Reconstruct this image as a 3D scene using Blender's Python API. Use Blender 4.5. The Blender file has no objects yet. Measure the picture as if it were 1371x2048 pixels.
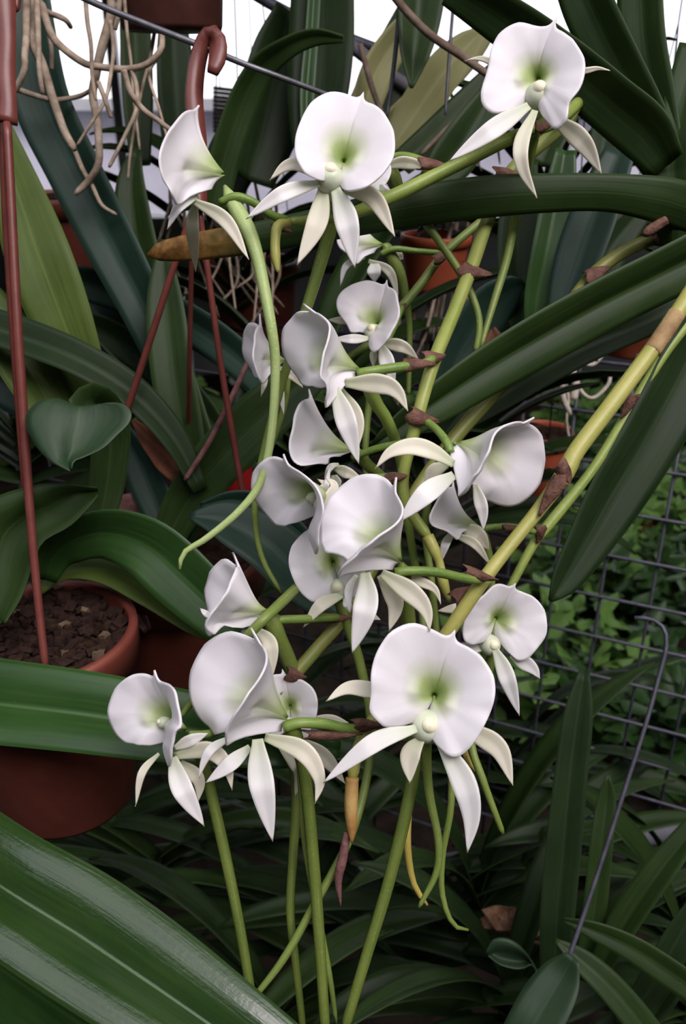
import bpy, math, random
import numpy as np
from mathutils import Vector, Matrix

# ------------------------------------------------------------------ camera, sky, sun, exposure
scene = bpy.context.scene
FPX = 1700.0                      # focal length in pixels of the 1371 x 2048 frame
CAM = np.array([0.0, 0.0, 1.25])
PITCH = math.radians(26.0)        # the phone looks down on the hanging plants
FWD = np.array([0.0, math.cos(PITCH), -math.sin(PITCH)])
UPV = np.array([0.0, math.sin(PITCH), math.cos(PITCH)])
RGT = np.array([1.0, 0.0, 0.0])

cam_data = bpy.data.cameras.new('camera')
cam_data.sensor_fit = 'VERTICAL'
cam_data.sensor_height = 36.0
cam_data.lens = 36.0 * FPX / 2048.0
cam_data.clip_start = 0.01
cam_data.dof.use_dof = True
cam_data.dof.focus_distance = 0.385
cam_data.dof.aperture_fstop = 15.0
cam = bpy.data.objects.new('camera', cam_data)
scene.collection.objects.link(cam)
cam.location = CAM
cam.rotation_euler = (math.pi / 2 - PITCH, 0, 0)
scene.camera = cam

world = bpy.data.worlds.new('sky')
scene.world = world
world.use_nodes = True
bg = world.node_tree.nodes['Background']
bg.inputs[0].default_value = (0.93, 0.92, 1.0, 1)
bg.inputs[1].default_value = 2.05

sun_data = bpy.data.lights.new('sun', 'SUN')
sun_data.energy = 3.1
sun_data.angle = math.radians(40)
sun_data.color = (1.0, 0.91, 0.90)
sun = bpy.data.objects.new('sun', sun_data)
scene.collection.objects.link(sun)
_sd = Vector((0.50, -0.64, 1.0))              # towards the light: above, behind and right of the camera
sun.rotation_euler = _sd.to_track_quat('Z', 'Y').to_euler()

scene.view_settings.view_transform = 'Standard'
scene.view_settings.look = 'None'
scene.view_settings.gamma = 1.0
scene.view_settings.use_curve_mapping = False
scene.view_settings.exposure = 0.0

COL = scene.collection
rng = random.Random(7)

# ------------------------------------------------------------------ geometry helpers
def P(x, y, d):
    """World point seen at pixel (x, y) at depth d (metres along the view axis)."""
    return CAM + d * (FWD + ((x - 685.5) / FPX) * RGT - ((y - 1024.0) / FPX) * UPV)

def catmull(pts, n):
    """Smooth resampling (centripetal-ish Catmull-Rom) of control rows to n rows."""
    p = np.asarray(pts, float)
    if len(p) == 2:
        t = np.linspace(0, 1, n)[:, None]
        return p[0] * (1 - t) + p[1] * t
    q = np.vstack([2 * p[0] - p[1], p, 2 * p[-1] - p[-2]])
    seg = np.linalg.norm(np.diff(p[:, :2], axis=0), axis=1) + 1e-9
    cum = np.concatenate([[0], np.cumsum(seg)]); cum /= cum[-1]
    out = []
    for t in np.linspace(0, 1, n):
        i = min(len(seg) - 1, int(np.searchsorted(cum, t, side='right') - 1))
        f = (t - cum[i]) / (cum[i + 1] - cum[i])
        a, b, c, d = q[i], q[i + 1], q[i + 2], q[i + 3]
        out.append(0.5 * ((2 * b) + (-a + c) * f + (2 * a - 5 * b + 4 * c - d) * f * f + (-a + 3 * b - 3 * c + d) * f ** 3))
    return np.array(out)

def make(name, verts, faces, mat, parent=None, attrs=None, smooth=True):
    me = bpy.data.meshes.new(name)
    me.from_pydata([tuple(map(float, v)) for v in verts], [], faces)
    if attrs:
        for k, vals in attrs.items():
            a = me.attributes.new(k, 'FLOAT', 'POINT')
            a.data.foreach_set('value', np.asarray(vals, dtype=np.float32))
    if smooth:
        me.polygons.foreach_set('use_smooth', [True] * len(me.polygons))
    me.materials.append(mat)
    me.update()
    o = bpy.data.objects.new(name, me)
    COL.objects.link(o)
    if parent is not None:
        o.parent = parent
        w = parent
        loc = Vector((0, 0, 0))
        while w is not None:                      # geometry is written in world space
            loc += w.location
            if w.parent is not None:
                loc += w.matrix_parent_inverse.to_translation()
            w = w.parent
        o.matrix_parent_inverse = Matrix.Translation(-loc)
    return o

def thing(name, label, cat, loc=(0, 0, 0), group=None):
    o = bpy.data.objects.new(name, None)
    o.empty_display_size = 0.02
    COL.objects.link(o)
    o.location = [float(c) for c in loc]
    tag(o, label, cat, group)
    return o

def tag(o, label=None, cat=None, group=None, kind=None):
    if label: o['label'] = label
    if cat: o['category'] = cat
    if group: o['group'] = group
    if kind: o['kind'] = kind
    return o

def shell_geo(grid, thick, taper=0.6):
    """Closed shell around a grid of points (m x n x 3)."""
    g = np.asarray(grid, float); m, n, _ = g.shape
    du = np.gradient(g, axis=0); dv = np.gradient(g, axis=1)
    nor = np.cross(du, dv); nor /= (np.linalg.norm(nor, axis=2, keepdims=True) + 1e-12)
    vv = np.linspace(-1, 1, n)
    th = thick * 0.5 * (1 - taper * np.abs(vv) ** 4)
    top = g + nor * th[None, :, None]; bot = g - nor * th[None, :, None]
    verts = np.vstack([top.reshape(-1, 3), bot.reshape(-1, 3)])
    faces = []; N = m * n
    for i in range(m - 1):
        for j in range(n - 1):
            a, b, c, d = i * n + j, i * n + j + 1, (i + 1) * n + j + 1, (i + 1) * n + j
            faces.append((a, d, c, b)); faces.append((N + a, N + b, N + c, N + d))
    for i in range(m - 1):
        a, b = i * n, (i + 1) * n
        faces.append((a, N + a, N + b, b))
        a, b = i * n + n - 1, (i + 1) * n + n - 1
        faces.append((a, b, N + b, N + a))
    for j in range(n - 1):
        faces.append((j, j + 1, N + j + 1, N + j))
        a = (m - 1) * n + j
        faces.append((a, N + a, N + a + 1, a + 1))
    u = np.repeat(np.linspace(0, 1, m), n); v = np.tile(vv, m)
    return verts, faces, {'u': np.concatenate([u, u]), 'v': np.concatenate([v, v])}

def shell(name, grid, thick, mat, parent=None, taper=0.6):
    v, f, a = shell_geo(grid, thick, taper)
    return make(name, v, f, mat, parent, a)

def frame_along(p):
    t = np.gradient(p, axis=0); t /= (np.linalg.norm(t, axis=1, keepdims=True) + 1e-12)
    return t

def tube_geo(p, r, sides=9):
    p = np.asarray(p, float); m = len(p)
    r = np.asarray(r, float) if np.ndim(r) else np.full(m, r)
    t = frame_along(p)
    a = np.array([0.3, 0.1, 0.95]); 
    if abs(t[0] @ a) > 0.9: a = np.array([1.0, 0.1, 0.0])
    n = a - t[0] * (a @ t[0]); n /= np.linalg.norm(n)
    verts = []; 
    for i in range(m):
        n = n - t[i] * (n @ t[i]); n /= np.linalg.norm(n)
        b = np.cross(t[i], n)
        for k in range(sides):
            an = 2 * math.pi * k / sides
            verts.append(p[i] + r[i] * (math.cos(an) * n + math.sin(an) * b))
    faces = []
    for i in range(m - 1):
        for k in range(sides):
            k2 = (k + 1) % sides
            faces.append((i * sides + k, i * sides + k2, (i + 1) * sides + k2, (i + 1) * sides + k))
    faces.append(tuple(reversed(range(sides))))
    faces.append(tuple((m - 1) * sides + k for k in range(sides)))
    u = np.repeat(np.linspace(0, 1, m), sides); v = np.tile(np.linspace(-1, 1, sides), m)
    return np.array(verts), faces, {'u': u, 'v': v}

def tube(name, p, r, mat, parent=None, sides=9):
    v, f, a = tube_geo(p, r, sides)
    return make(name, v, f, mat, parent, a)

def px_tube(name, path, mat, parent=None, n=30, sides=9):
    """Tube through rows (x, y, depth, diameter in px)."""
    c = catmull(path, n)
    p = np.array([P(*q[:3]) for q in c])
    r = np.maximum(c[:, 3], 0.4) * c[:, 2] / FPX / 2
    r[-1] *= 0.6
    return tube(name, p, r, mat, parent, sides)

def blade_grid(p, half, tilt, keel, cols=9, curl=0.0, bulge=0.0):
    """Leaf strip: centre line p, half widths, tilt about the line (rad), keel = V depth."""
    m = len(p); t = frame_along(p)
    g = np.zeros((m, cols, 3))
    vs = np.linspace(-1, 1, cols)
    tl = np.interp(np.linspace(0, 1, m), np.linspace(0, 1, len(tilt)), tilt) if np.ndim(tilt) else np.full(m, tilt)
    for i in range(m):
        vdir = p[i] - CAM; vdir = vdir / np.linalg.norm(vdir)
        s0 = np.cross(t[i], vdir)
        s0 /= (np.linalg.norm(s0) + 1e-9)
        n0 = np.cross(s0, t[i])
        if n0 @ vdir > 0: n0 = -n0
        c, s = math.cos(tl[i]), math.sin(tl[i])
        side = c * s0 + s * n0
        nor = c * n0 - s * s0
        h = half[i] / max(0.35, abs(c))
        for j, v in enumerate(vs):
            g[i, j] = p[i] + side * h * v + nor * h * (keel * (abs(v) - 0.5) - curl * v * v + bulge * math.sin(math.pi * min(1.0, abs(v))))
    return g

def px_blade(name, path, mat, parent=None, tilt=0.0, keel=0.35, n=28, cols=9, thick=0.0016, curl=0.0, bulge=0.0):
    c = catmull(path, n)
    p = np.array([P(*q[:3]) for q in c])
    half = np.maximum(c[:, 3], 0.8) * c[:, 2] / FPX / 2
    return shell(name, blade_grid(p, half, tilt, keel, cols, curl, bulge), thick, mat, parent)

def lathe_geo(profile, axis_o, axis, ref, seg=40):
    """Profile rows (radius, height) revolved about axis through axis_o."""
    axis = np.asarray(axis, float); axis = axis / np.linalg.norm(axis)
    a = np.asarray(ref, float); a = a - axis * (a @ axis); a /= np.linalg.norm(a)
    b = np.cross(axis, a)
    verts = []; m = len(profile)
    for r, h in profile:
        for k in range(seg):
            an = 2 * math.pi * k / seg
            verts.append(np.asarray(axis_o) + axis * h + r * (math.cos(an) * a + math.sin(an) * b))
    faces = []
    for i in range(m - 1):
        for k in range(seg):
            k2 = (k + 1) % seg
            faces.append((i * seg + k, i * seg + k2, (i + 1) * seg + k2, (i + 1) * seg + k))
    return verts, faces

def lathe(name, profile, o, axis, ref, mat, parent=None, seg=40):
    v, f = lathe_geo(profile, o, axis, ref, seg)
    return make(name, v, f, mat, parent)

def box_geo(c, s):
    x, y, z = [k / 2 for k in s]
    v = [(c[0] + a * x, c[1] + b * y, c[2] + d * z) for a in (-1, 1) for b in (-1, 1) for d in (-1, 1)]
    f = [(0, 1, 3, 2), (4, 6, 7, 5), (0, 4, 5, 1), (2, 3, 7, 6), (0, 2, 6, 4), (1, 5, 7, 3)]
    return v, f

def box(name, c, s, mat, parent=None):
    v, f = box_geo(c, s)
    return make(name, v, f, mat, parent, smooth=False)

# ------------------------------------------------------------------ materials
def nodes_of(name):
    m = bpy.data.materials.new(name); m.use_nodes = True
    nt = m.node_tree; nt.nodes.clear()
    return m, nt, nt.nodes.new

def link(nt, a, b): nt.links.new(a, b)

def attr(nt, k):
    a = nt.nodes.new('ShaderNodeAttribute'); a.attribute_name = k
    return a.outputs['Fac']

def math_n(nt, op, a, b=None, c=None, clamp=False):
    n = nt.nodes.new('ShaderNodeMath'); n.operation = op; n.use_clamp = clamp
    for i, v in enumerate((a, b, c)):
        if v is None: continue
        if isinstance(v, (int, float)): n.inputs[i].default_value = v
        else: nt.links.new(v, n.inputs[i])
    return n.outputs[0]

def ramp(nt, fac, stops):
    r = nt.nodes.new('ShaderNodeValToRGB')
    el = r.color_ramp.elements
    while len(el) < len(stops): el.new(0.5)
    for e, (pos, c) in zip(el, stops):
        e.position = pos; e.color = (c[0], c[1], c[2], 1) if not isinstance(c, (int, float)) else (c, c, c, 1)
    nt.links.new(fac, r.inputs[0])
    return r.outputs[0]

def mixc(nt, fac, a, b):
    n = nt.nodes.new('ShaderNodeMix'); n.data_type = 'RGBA'
    for idx, v in ((0, fac), (6, a), (7, b)):
        if isinstance(v, (int, float)): n.inputs[idx].default_value = v
        elif isinstance(v, tuple): n.inputs[idx].default_value = (v[0], v[1], v[2], 1)
        else: nt.links.new(v, n.inputs[idx])
    return n.outputs[2]

def noise(nt, scale, detail=3.0, vec=None, rough=0.55):
    n = nt.nodes.new('ShaderNodeTexNoise'); n.inputs['Scale'].default_value = scale
    n.inputs['Detail'].default_value = detail; n.inputs['Roughness'].default_value = rough
    if vec is None:
        g = nt.nodes.new('ShaderNodeNewGeometry'); vec = g.outputs['Position']
    nt.links.new(vec, n.inputs['Vector'])
    return n.outputs['Fac']

def bump(nt, h, strength, dist=0.001):
    b = nt.nodes.new('ShaderNodeBump'); b.inputs['Strength'].default_value = strength; b.inputs['Distance'].default_value = dist
    nt.links.new(h, b.inputs['Height'])
    return b.outputs[0]

def finish(nt, color, rough=0.5, spec=0.5, normal=None, trans=0.0, tcol=None, metal=0.0, coat=0.0, sss=0.0):
    p = nt.nodes.new('ShaderNodeBsdfPrincipled')
    if isinstance(color, tuple): p.inputs['Base Color'].default_value = (*color, 1)
    else: nt.links.new(color, p.inputs['Base Color'])
    if isinstance(rough, (int, float)): p.inputs['Roughness'].default_value = rough
    else: nt.links.new(rough, p.inputs['Roughness'])
    p.inputs['Specular IOR Level'].default_value = spec
    p.inputs['Metallic'].default_value = metal
    p.inputs['Coat Weight'].default_value = coat
    if sss:
        p.inputs['Subsurface Weight'].default_value = sss
        p.inputs['Subsurface Radius'].default_value = (1.0, 0.9, 0.7)
        p.inputs['Subsurface Scale'].default_value = 0.003
    if normal is not None: nt.links.new(normal, p.inputs['Normal'])
    out = nt.nodes.new('ShaderNodeOutputMaterial')
    if trans > 0:
        t = nt.nodes.new('ShaderNodeBsdfTranslucent')
        c = tcol if tcol is not None else color
        if isinstance(c, tuple): t.inputs[0].default_value = (*c, 1)
        else: nt.links.new(c, t.inputs[0])
        mx = nt.nodes.new('ShaderNodeMixShader'); mx.inputs[0].default_value = trans
        nt.links.new(p.outputs[0], mx.inputs[1]); nt.links.new(t.outputs[0], mx.inputs[2])
        nt.links.new(mx.outputs[0], out.inputs[0])
    else:
        nt.links.new(p.outputs[0], out.inputs[0])

def leaf_mat(name, c1, c2, rough=0.38, spec=0.45, trans=0.08, mid=1.5, tipbrown=None, edge=1.25, gloss_bump=0.08):
    m, nt, new = nodes_of(name)
    u, v = attr(nt, 'u'), attr(nt, 'v')
    cv = new('ShaderNodeCombineXYZ')
    link(nt, math_n(nt, 'MULTIPLY', v, 7.0), cv.inputs[0]); link(nt, math_n(nt, 'MULTIPLY', u, 2.0), cv.inputs[1])
    oi = new('ShaderNodeObjectInfo'); link(nt, math_n(nt, 'MULTIPLY', oi.outputs['Random'], 40.0), cv.inputs[2])
    streak = noise(nt, 1.6, 4, cv.outputs[0])
    blot = noise(nt, 28.0, 4)
    f = math_n(nt, 'ADD', math_n(nt, 'MULTIPLY', streak, 0.6), math_n(nt, 'MULTIPLY', blot, 0.5))
    col = ramp(nt, f, [(0.35, c1), (0.72, c2)])
    av = math_n(nt, 'ABSOLUTE', v)
    rib = ramp(nt, av, [(0.0, 1.0), (0.05, 0.0)])
    col = mixc(nt, math_n(nt, 'MULTIPLY', rib, 0.55), col, tuple(min(1, k * mid + 0.004) for k in c2))
    edg = ramp(nt, av, [(0.955, 0.0), (1.0, 1.0)])
    col = mixc(nt, math_n(nt, 'MULTIPLY', edg, 0.7), col, tuple(min(1, k * edge + 0.01) for k in c2))
    if tipbrown is not None:
        tb = math_n(nt, 'ADD', u, math_n(nt, 'MULTIPLY', math_n(nt, 'SUBTRACT', blot, 0.5), 0.18))
        tf = ramp(nt, tb, [(tipbrown, 0.0), (min(1, tipbrown + 0.09), 1.0)])
        sp = noise(nt, 260.0, 3)
        br = ramp(nt, sp, [(0.35, (0.13, 0.06, 0.015)), (0.7, (0.34, 0.18, 0.05))])
        col = mixc(nt, tf, col, br)
    # fine scratches and dust specks
    dust = noise(nt, 900.0, 2)
    df = ramp(nt, dust, [(0.76, 0.0), (0.80, 1.0)])
    col = mixc(nt, math_n(nt, 'MULTIPLY', df, 0.35), col, (0.35, 0.38, 0.33))
    fine = noise(nt, 420.0, 3)
    nrm = bump(nt, math_n(nt, 'ADD', math_n(nt, 'MULTIPLY', fine, 0.5), streak), gloss_bump, 0.0006)
    rg = math_n(nt, 'ADD', math_n(nt, 'MULTIPLY', blot, 0.16), rough - 0.08)
    tc = tuple(min(1, k * 2.2 + 0.01) for k in c2)
    finish(nt, col, rg, spec, nrm, trans, tc)
    return m

def petal_mat(name, base, tint, kind):
    """kind 'lip': green throat from attribute u; 'petal': greenish base fading out."""
    m, nt, new = nodes_of(name)
    u, v = attr(nt, 'u'), attr(nt, 'v')
    av = math_n(nt, 'ABSOLUTE', v)
    n1 = noise(nt, 60.0, 3)
    if kind == 'lip':
        # the green throat: a strong green slot on the middle line, softer round it
        lim = math_n(nt, 'ADD', u, math_n(nt, 'MULTIPLY', av, 0.24))
        lim = math_n(nt, 'ADD', lim, math_n(nt, 'MULTIPLY', math_n(nt, 'SUBTRACT', n1, 0.5), 0.12))
        lim = math_n(nt, 'ADD', lim, math_n(nt, 'MULTIPLY', math_n(nt, 'SUBTRACT', 1.0, attr(nt, 'inner')), 0.09))
        g = ramp(nt, lim, [(0.0, 1.0), (0.33, 0.92), (0.46, 0.48), (0.66, 0.0)])
        deep = ramp(nt, lim, [(0.12, 1.0), (0.40, 0.0)])
        gc = mixc(nt, deep, (0.52, 0.61, 0.26), (0.21, 0.34, 0.04))
        col = mixc(nt, g, base, gc)
    else:
        g = ramp(nt, u, [(0.0, 0.75), (0.22, 0.28), (0.5, 0.0)])
        col = mixc(nt, g, base, tint)
        tipc = ramp(nt, u, [(0.93, 0.0), (1.0, 0.5)])
        col = mixc(nt, tipc, col, (0.75, 0.66, 0.42))
    cv = new('ShaderNodeCombineXYZ')
    link(nt, math_n(nt, 'MULTIPLY', v, 26.0 if kind == 'lip' else 9.0), cv.inputs[0]); link(nt, math_n(nt, 'MULTIPLY', u, 1.6), cv.inputs[1])
    vein = noise(nt, 1.5, 3, cv.outputs[0])
    sp = noise(nt, 520.0, 2)
    spot = ramp(nt, sp, [(0.795, 0.0), (0.815, 1.0)])
    col = mixc(nt, math_n(nt, 'MULTIPLY', spot, 0.25), col, (0.45, 0.36, 0.22))
    nrm = bump(nt, math_n(nt, 'ADD', vein, math_n(nt, 'MULTIPLY', noise(nt, 300.0, 2), 0.35)), 0.12, 0.0005)
    finish(nt, col, 0.42, 0.3, nrm, 0.28, col)
    return m

def plain_mat(name, c1, c2, scale=40.0, rough=0.5, spec=0.4, bs=0.2, metal=0.0, detail=4, bdist=0.001, trans=0.0):
    m, nt, new = nodes_of(name)
    f = noise(nt, scale, detail)
    col = ramp(nt, f, [(0.3, c1), (0.7, c2)])
    nrm = bump(nt, noise(nt, scale * 3, 3), bs, bdist)
    finish(nt, col, rough, spec, nrm, trans, None, metal)
    return m

def stem_mat(name, c1, c2, speck=None):
    m, nt, new = nodes_of(name)
    u, v = attr(nt, 'u'), attr(nt, 'v')
    cv = new('ShaderNodeCombineXYZ')
    link(nt, math_n(nt, 'MULTIPLY', v, 8.0), cv.inputs[0]); link(nt, math_n(nt, 'MULTIPLY', u, 5.0), cv.inputs[1])
    f = math_n(nt, 'ADD', math_n(nt, 'MULTIPLY', noise(nt, 1.5, 3, cv.outputs[0]), 0.5), math_n(nt, 'MULTIPLY', noise(nt, 45.0, 4), 0.5))
    col = ramp(nt, f, [(0.35, c1), (0.65, c2)])
    s = noise(nt, 850.0, 2)
    sf = ramp(nt, s, [(0.62, 0.0), (0.70, 1.0)])
    col = mixc(nt, math_n(nt, 'MULTIPLY', sf, 0.35), col, speck or tuple(min(1, k * 1.6) for k in c2))
    nrm = bump(nt, noise(nt, 500.0, 3), 0.25, 0.0006)
    finish(nt, col, 0.42, 0.4, nrm)
    return m

M = {}
M['lip'] = petal_mat('lip_white', (0.93, 0.90, 0.93), None, 'lip')
M['petal'] = petal_mat('petal_white', (0.93, 0.905, 0.90), (0.62, 0.70, 0.44), 'petal')
M['sepal'] = petal_mat('sepal_cream', (0.90, 0.855, 0.72), (0.58, 0.66, 0.40), 'petal')
M['column'] = plain_mat('column_green', (0.60, 0.67, 0.48), (0.75, 0.78, 0.62), 120.0, 0.35, 0.5, 0.15, trans=0.15)
M['cap'] = plain_mat('anther_cap_cream', (0.80, 0.76, 0.50), (0.88, 0.85, 0.66), 200.0, 0.4, 0.4, 0.1)
M['ped'] = stem_mat('pedicel_green', (0.10, 0.18, 0.03), (0.22, 0.31, 0.07))
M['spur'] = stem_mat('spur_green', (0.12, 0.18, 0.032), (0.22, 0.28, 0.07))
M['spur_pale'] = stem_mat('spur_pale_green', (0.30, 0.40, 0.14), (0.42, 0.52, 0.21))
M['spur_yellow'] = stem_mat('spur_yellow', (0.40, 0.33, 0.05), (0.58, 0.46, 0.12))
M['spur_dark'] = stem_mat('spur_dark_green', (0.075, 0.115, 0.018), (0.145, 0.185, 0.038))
def grad_stem(name, c1, c2, at):
    m, nt, new = nodes_of(name)
    u = attr(nt, 'u')
    f = math_n(nt, 'ADD', u, math_n(nt, 'MULTIPLY', math_n(nt, 'SUBTRACT', noise(nt, 40.0, 3), 0.5), 0.1))
    col = ramp(nt, f, [(at, c1), (at + 0.15, c2)])
    nrm = bump(nt, noise(nt, 500.0, 3), 0.25, 0.0006)
    finish(nt, col, 0.42, 0.4, nrm)
    return m
M['spur_grad'] = grad_stem('spur_yellowing', (0.23, 0.32, 0.07), (0.50, 0.40, 0.09), 0.58)
M['stem_y'] = stem_mat('stalk_yellow', (0.31, 0.32, 0.07), (0.46, 0.43, 0.13), (0.55, 0.48, 0.22))
M['stem_yg'] = stem_mat('stalk_yellow_green', (0.20, 0.27, 0.05), (0.35, 0.37, 0.10), (0.45, 0.42, 0.16))
M['sheath'] = plain_mat('tan_sheath', (0.28, 0.17, 0.08), (0.44, 0.31, 0.15), 120.0, 0.65, 0.2, 0.4)
M['stem_g'] = stem_mat('stalk_green', (0.18, 0.26, 0.05), (0.32, 0.38, 0.09))
M['stem_b'] = stem_mat('stalk_browned', (0.15, 0.19, 0.04), (0.27, 0.25, 0.07), (0.35, 0.22, 0.08))
M['bract'] = plain_mat('bract_brown', (0.055, 0.022, 0.016), (0.21, 0.105, 0.075), 150.0, 0.7, 0.25, 0.9)
M['dry_tip'] = plain_mat('dry_orange', (0.36, 0.17, 0.05), (0.50, 0.33, 0.12), 110.0, 0.7, 0.2, 0.5)
M['dry_purple'] = plain_mat('dry_purple', (0.10, 0.04, 0.04), (0.22, 0.11, 0.10), 160.0, 0.75, 0.2, 0.6)
M['dry_leaf'] = plain_mat('dry_leaf', (0.12, 0.04, 0.02), (0.22, 0.09, 0.05), 70.0, 0.7, 0.2, 0.5)
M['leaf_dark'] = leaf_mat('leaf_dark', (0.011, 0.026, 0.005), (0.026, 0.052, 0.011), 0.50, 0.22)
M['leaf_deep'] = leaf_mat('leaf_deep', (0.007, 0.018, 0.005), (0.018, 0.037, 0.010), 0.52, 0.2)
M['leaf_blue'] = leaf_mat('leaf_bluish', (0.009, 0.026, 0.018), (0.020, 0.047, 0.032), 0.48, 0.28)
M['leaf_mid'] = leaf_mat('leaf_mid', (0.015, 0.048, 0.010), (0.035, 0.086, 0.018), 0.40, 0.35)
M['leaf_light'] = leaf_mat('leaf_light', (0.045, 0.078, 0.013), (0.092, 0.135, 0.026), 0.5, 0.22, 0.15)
M['leaf_weed'] = leaf_mat('leaf_weed', (0.07, 0.16, 0.03), (0.17, 0.31, 0.07), 0.5, 0.3, 0.2)
M['leaf_olive_backlit'] = leaf_mat('leaf_olive_backlit', (0.26, 0.27, 0.13), (0.40, 0.39, 0.21), 0.5, 0.25, 0.45)  # olive leaves, with the light shining through them put into a paler colour
M['leaf_tip'] = leaf_mat('leaf_brown_tip', (0.011, 0.026, 0.005), (0.026, 0.052, 0.011), 0.50, 0.22, tipbrown=0.84)
M['leaf_gloss'] = leaf_mat('leaf_glossy', (0.012, 0.036, 0.007), (0.028, 0.060, 0.013), 0.25, 0.6, 0.03, mid=2.2, gloss_bump=0.5)
M['leaf_dusty'] = leaf_mat('leaf_dusty', (0.013, 0.034, 0.013), (0.030, 0.058, 0.027), 0.5, 0.3)
M['pot'] = plain_mat('terracotta_plastic', (0.105, 0.028, 0.019), (0.145, 0.042, 0.028), 60.0, 0.5, 0.35, 0.08)
M['pot_mid'] = plain_mat('red_brown_plastic', (0.16, 0.038, 0.026), (0.21, 0.055, 0.036), 60.0, 0.5, 0.35, 0.08)
M['pot_dark'] = plain_mat('dark_brown_plastic', (0.055, 0.018, 0.014), (0.085, 0.028, 0.020), 60.0, 0.5, 0.35, 0.08)
M['pot_orange'] = plain_mat('orange_plastic', (0.38, 0.075, 0.032), (0.48, 0.11, 0.05), 60.0, 0.5, 0.35, 0.05)
M['pot_red'] = plain_mat('red_plastic', (0.34, 0.012, 0.012), (0.42, 0.02, 0.018), 60.0, 0.5, 0.35, 0.05)
M['hanger'] = plain_mat('hanger_plastic', (0.125, 0.030, 0.024), (0.165, 0.044, 0.034), 90.0, 0.38, 0.45, 0.08)
M['soil'] = plain_mat('bark_soil', (0.012, 0.006, 0.004), (0.055, 0.030, 0.020), 130.0, 0.9, 0.1, 0.9)
M['chip'] = plain_mat('bark_chip', (0.008, 0.004, 0.003), (0.040, 0.020, 0.014), 160.0, 0.85, 0.15, 0.8)
M['chip_pale'] = plain_mat('pale_chip', (0.07, 0.045, 0.028), (0.16, 0.11, 0.07), 160.0, 0.85, 0.15, 0.6)
M['root'] = plain_mat('aerial_root', (0.22, 0.155, 0.11), (0.45, 0.37, 0.29), 110.0, 0.75, 0.2, 0.6)
M['root_pale'] = plain_mat('pale_root', (0.42, 0.36, 0.30), (0.62, 0.55, 0.47), 110.0, 0.75, 0.2, 0.4)
M['wire'] = plain_mat('galvanised_wire', (0.13, 0.13, 0.15), (0.22, 0.22, 0.25), 90.0, 0.45, 0.5, 0.2, 0.6)
M['wire_dark'] = plain_mat('coated_wire', (0.055, 0.055, 0.075), (0.10, 0.10, 0.13), 90.0, 0.5, 0.4, 0.2, 0.2)
M['pipe'] = plain_mat('grey_pipe', (0.11, 0.11, 0.14), (0.17, 0.17, 0.20), 20.0, 0.6, 0.3, 0.2)
M['bark'] = plain_mat('loose_bark', (0.12, 0.055, 0.03), (0.34, 0.19, 0.12), 140.0, 0.85, 0.2, 0.8)
M['wood'] = plain_mat('dead_twig', (0.10, 0.065, 0.045), (0.24, 0.18, 0.14), 90.0, 0.8, 0.2, 0.6)
M['ground'] = plain_mat('ground_soil', (0.006, 0.005, 0.004), (0.040, 0.028, 0.020), 14.0, 0.95, 0.1, 0.9, detail=8, bdist=0.01)
M['cloth'] = plain_mat('light_block_cloth', (0.030, 0.036, 0.032), (0.045, 0.052, 0.046), 8.0, 0.8, 0.15, 0.2)  # cloth of the added roof and walls that block light
M['white'] = plain_mat('white_paint', (0.52, 0.51, 0.60), (0.60, 0.59, 0.68), 6.0, 0.6, 0.3, 0.1)
M['frame'] = plain_mat('grey_frame', (0.35, 0.35, 0.38), (0.45, 0.45, 0.48), 6.0, 0.5, 0.4, 0.1)
M['bamboo'] = plain_mat('reed_blind', (0.16, 0.09, 0.05), (0.32, 0.20, 0.12), 60.0, 0.7, 0.2, 0.4)
m, nt, new = nodes_of('greenhouse_glass')
g = new('ShaderNodeBsdfGlass'); g.inputs['IOR'].default_value = 1.02; g.inputs['Roughness'].default_value = 0.0
tr = new('ShaderNodeBsdfTransparent'); mx = new('ShaderNodeMixShader'); mx.inputs[0].default_value = 0.08
o_ = new('ShaderNodeOutputMaterial'); gl = new('ShaderNodeBsdfGlossy'); gl.inputs['Roughness'].default_value = 0.05
link(nt, tr.outputs[0], mx.inputs[1]); link(nt, gl.outputs[0], mx.inputs[2]); link(nt, mx.outputs[0], o_.inputs[0])
M['glass'] = m

# ------------------------------------------------------------------ the setting
floor = tag(make('floor', [(-4, -2.5, 0), (4, -2.5, 0), (4, 4.6, 0), (-4, 4.6, 0), (-4, -2.5, -.1), (4, -2.5, -.1), (4, 4.6, -.1), (-4, 4.6, -.1)],
    [(0, 1, 2, 3), (7, 6, 5, 4), (0, 4, 5, 1), (1, 5, 6, 2), (2, 6, 7, 3), (3, 7, 4, 0)], M['ground'], smooth=False), kind='structure')
YW = 4.2
wall = tag(box('wall_back', (0, YW, 0.36), (8, 0.12, 0.72), M['frame']), kind='structure')
box('sill', (0, YW - 0.05, 0.74), (8, 0.22, 0.04), M['frame'], wall)
win = tag(box('window_1', (0, YW, 2.0), (8, 0.08, 0.06), M['frame']), kind='structure')
for i in range(9):
    box('mullion', (-4 + i, YW, 1.37), (0.04, 0.06, 1.22), M['frame'], win)
for i in range(8):
    box('pane', (-3.5 + i, YW, 1.37), (0.94, 0.006, 1.20), M['glass'], win)
# the white neighbouring wall seen through the glass
nb = tag(box('wall_outside', (0, 6.2, 0.5), (10, 0.2, 1.36), M['white']), kind='structure')
box('coping', (0, 6.15, 1.21), (10, 0.42, 0.07), M['frame'], nb)
tag(box('ground_outside', (0, 5.4, -.06), (10, 1.6, .1), M['ground']), kind='structure')
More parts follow.
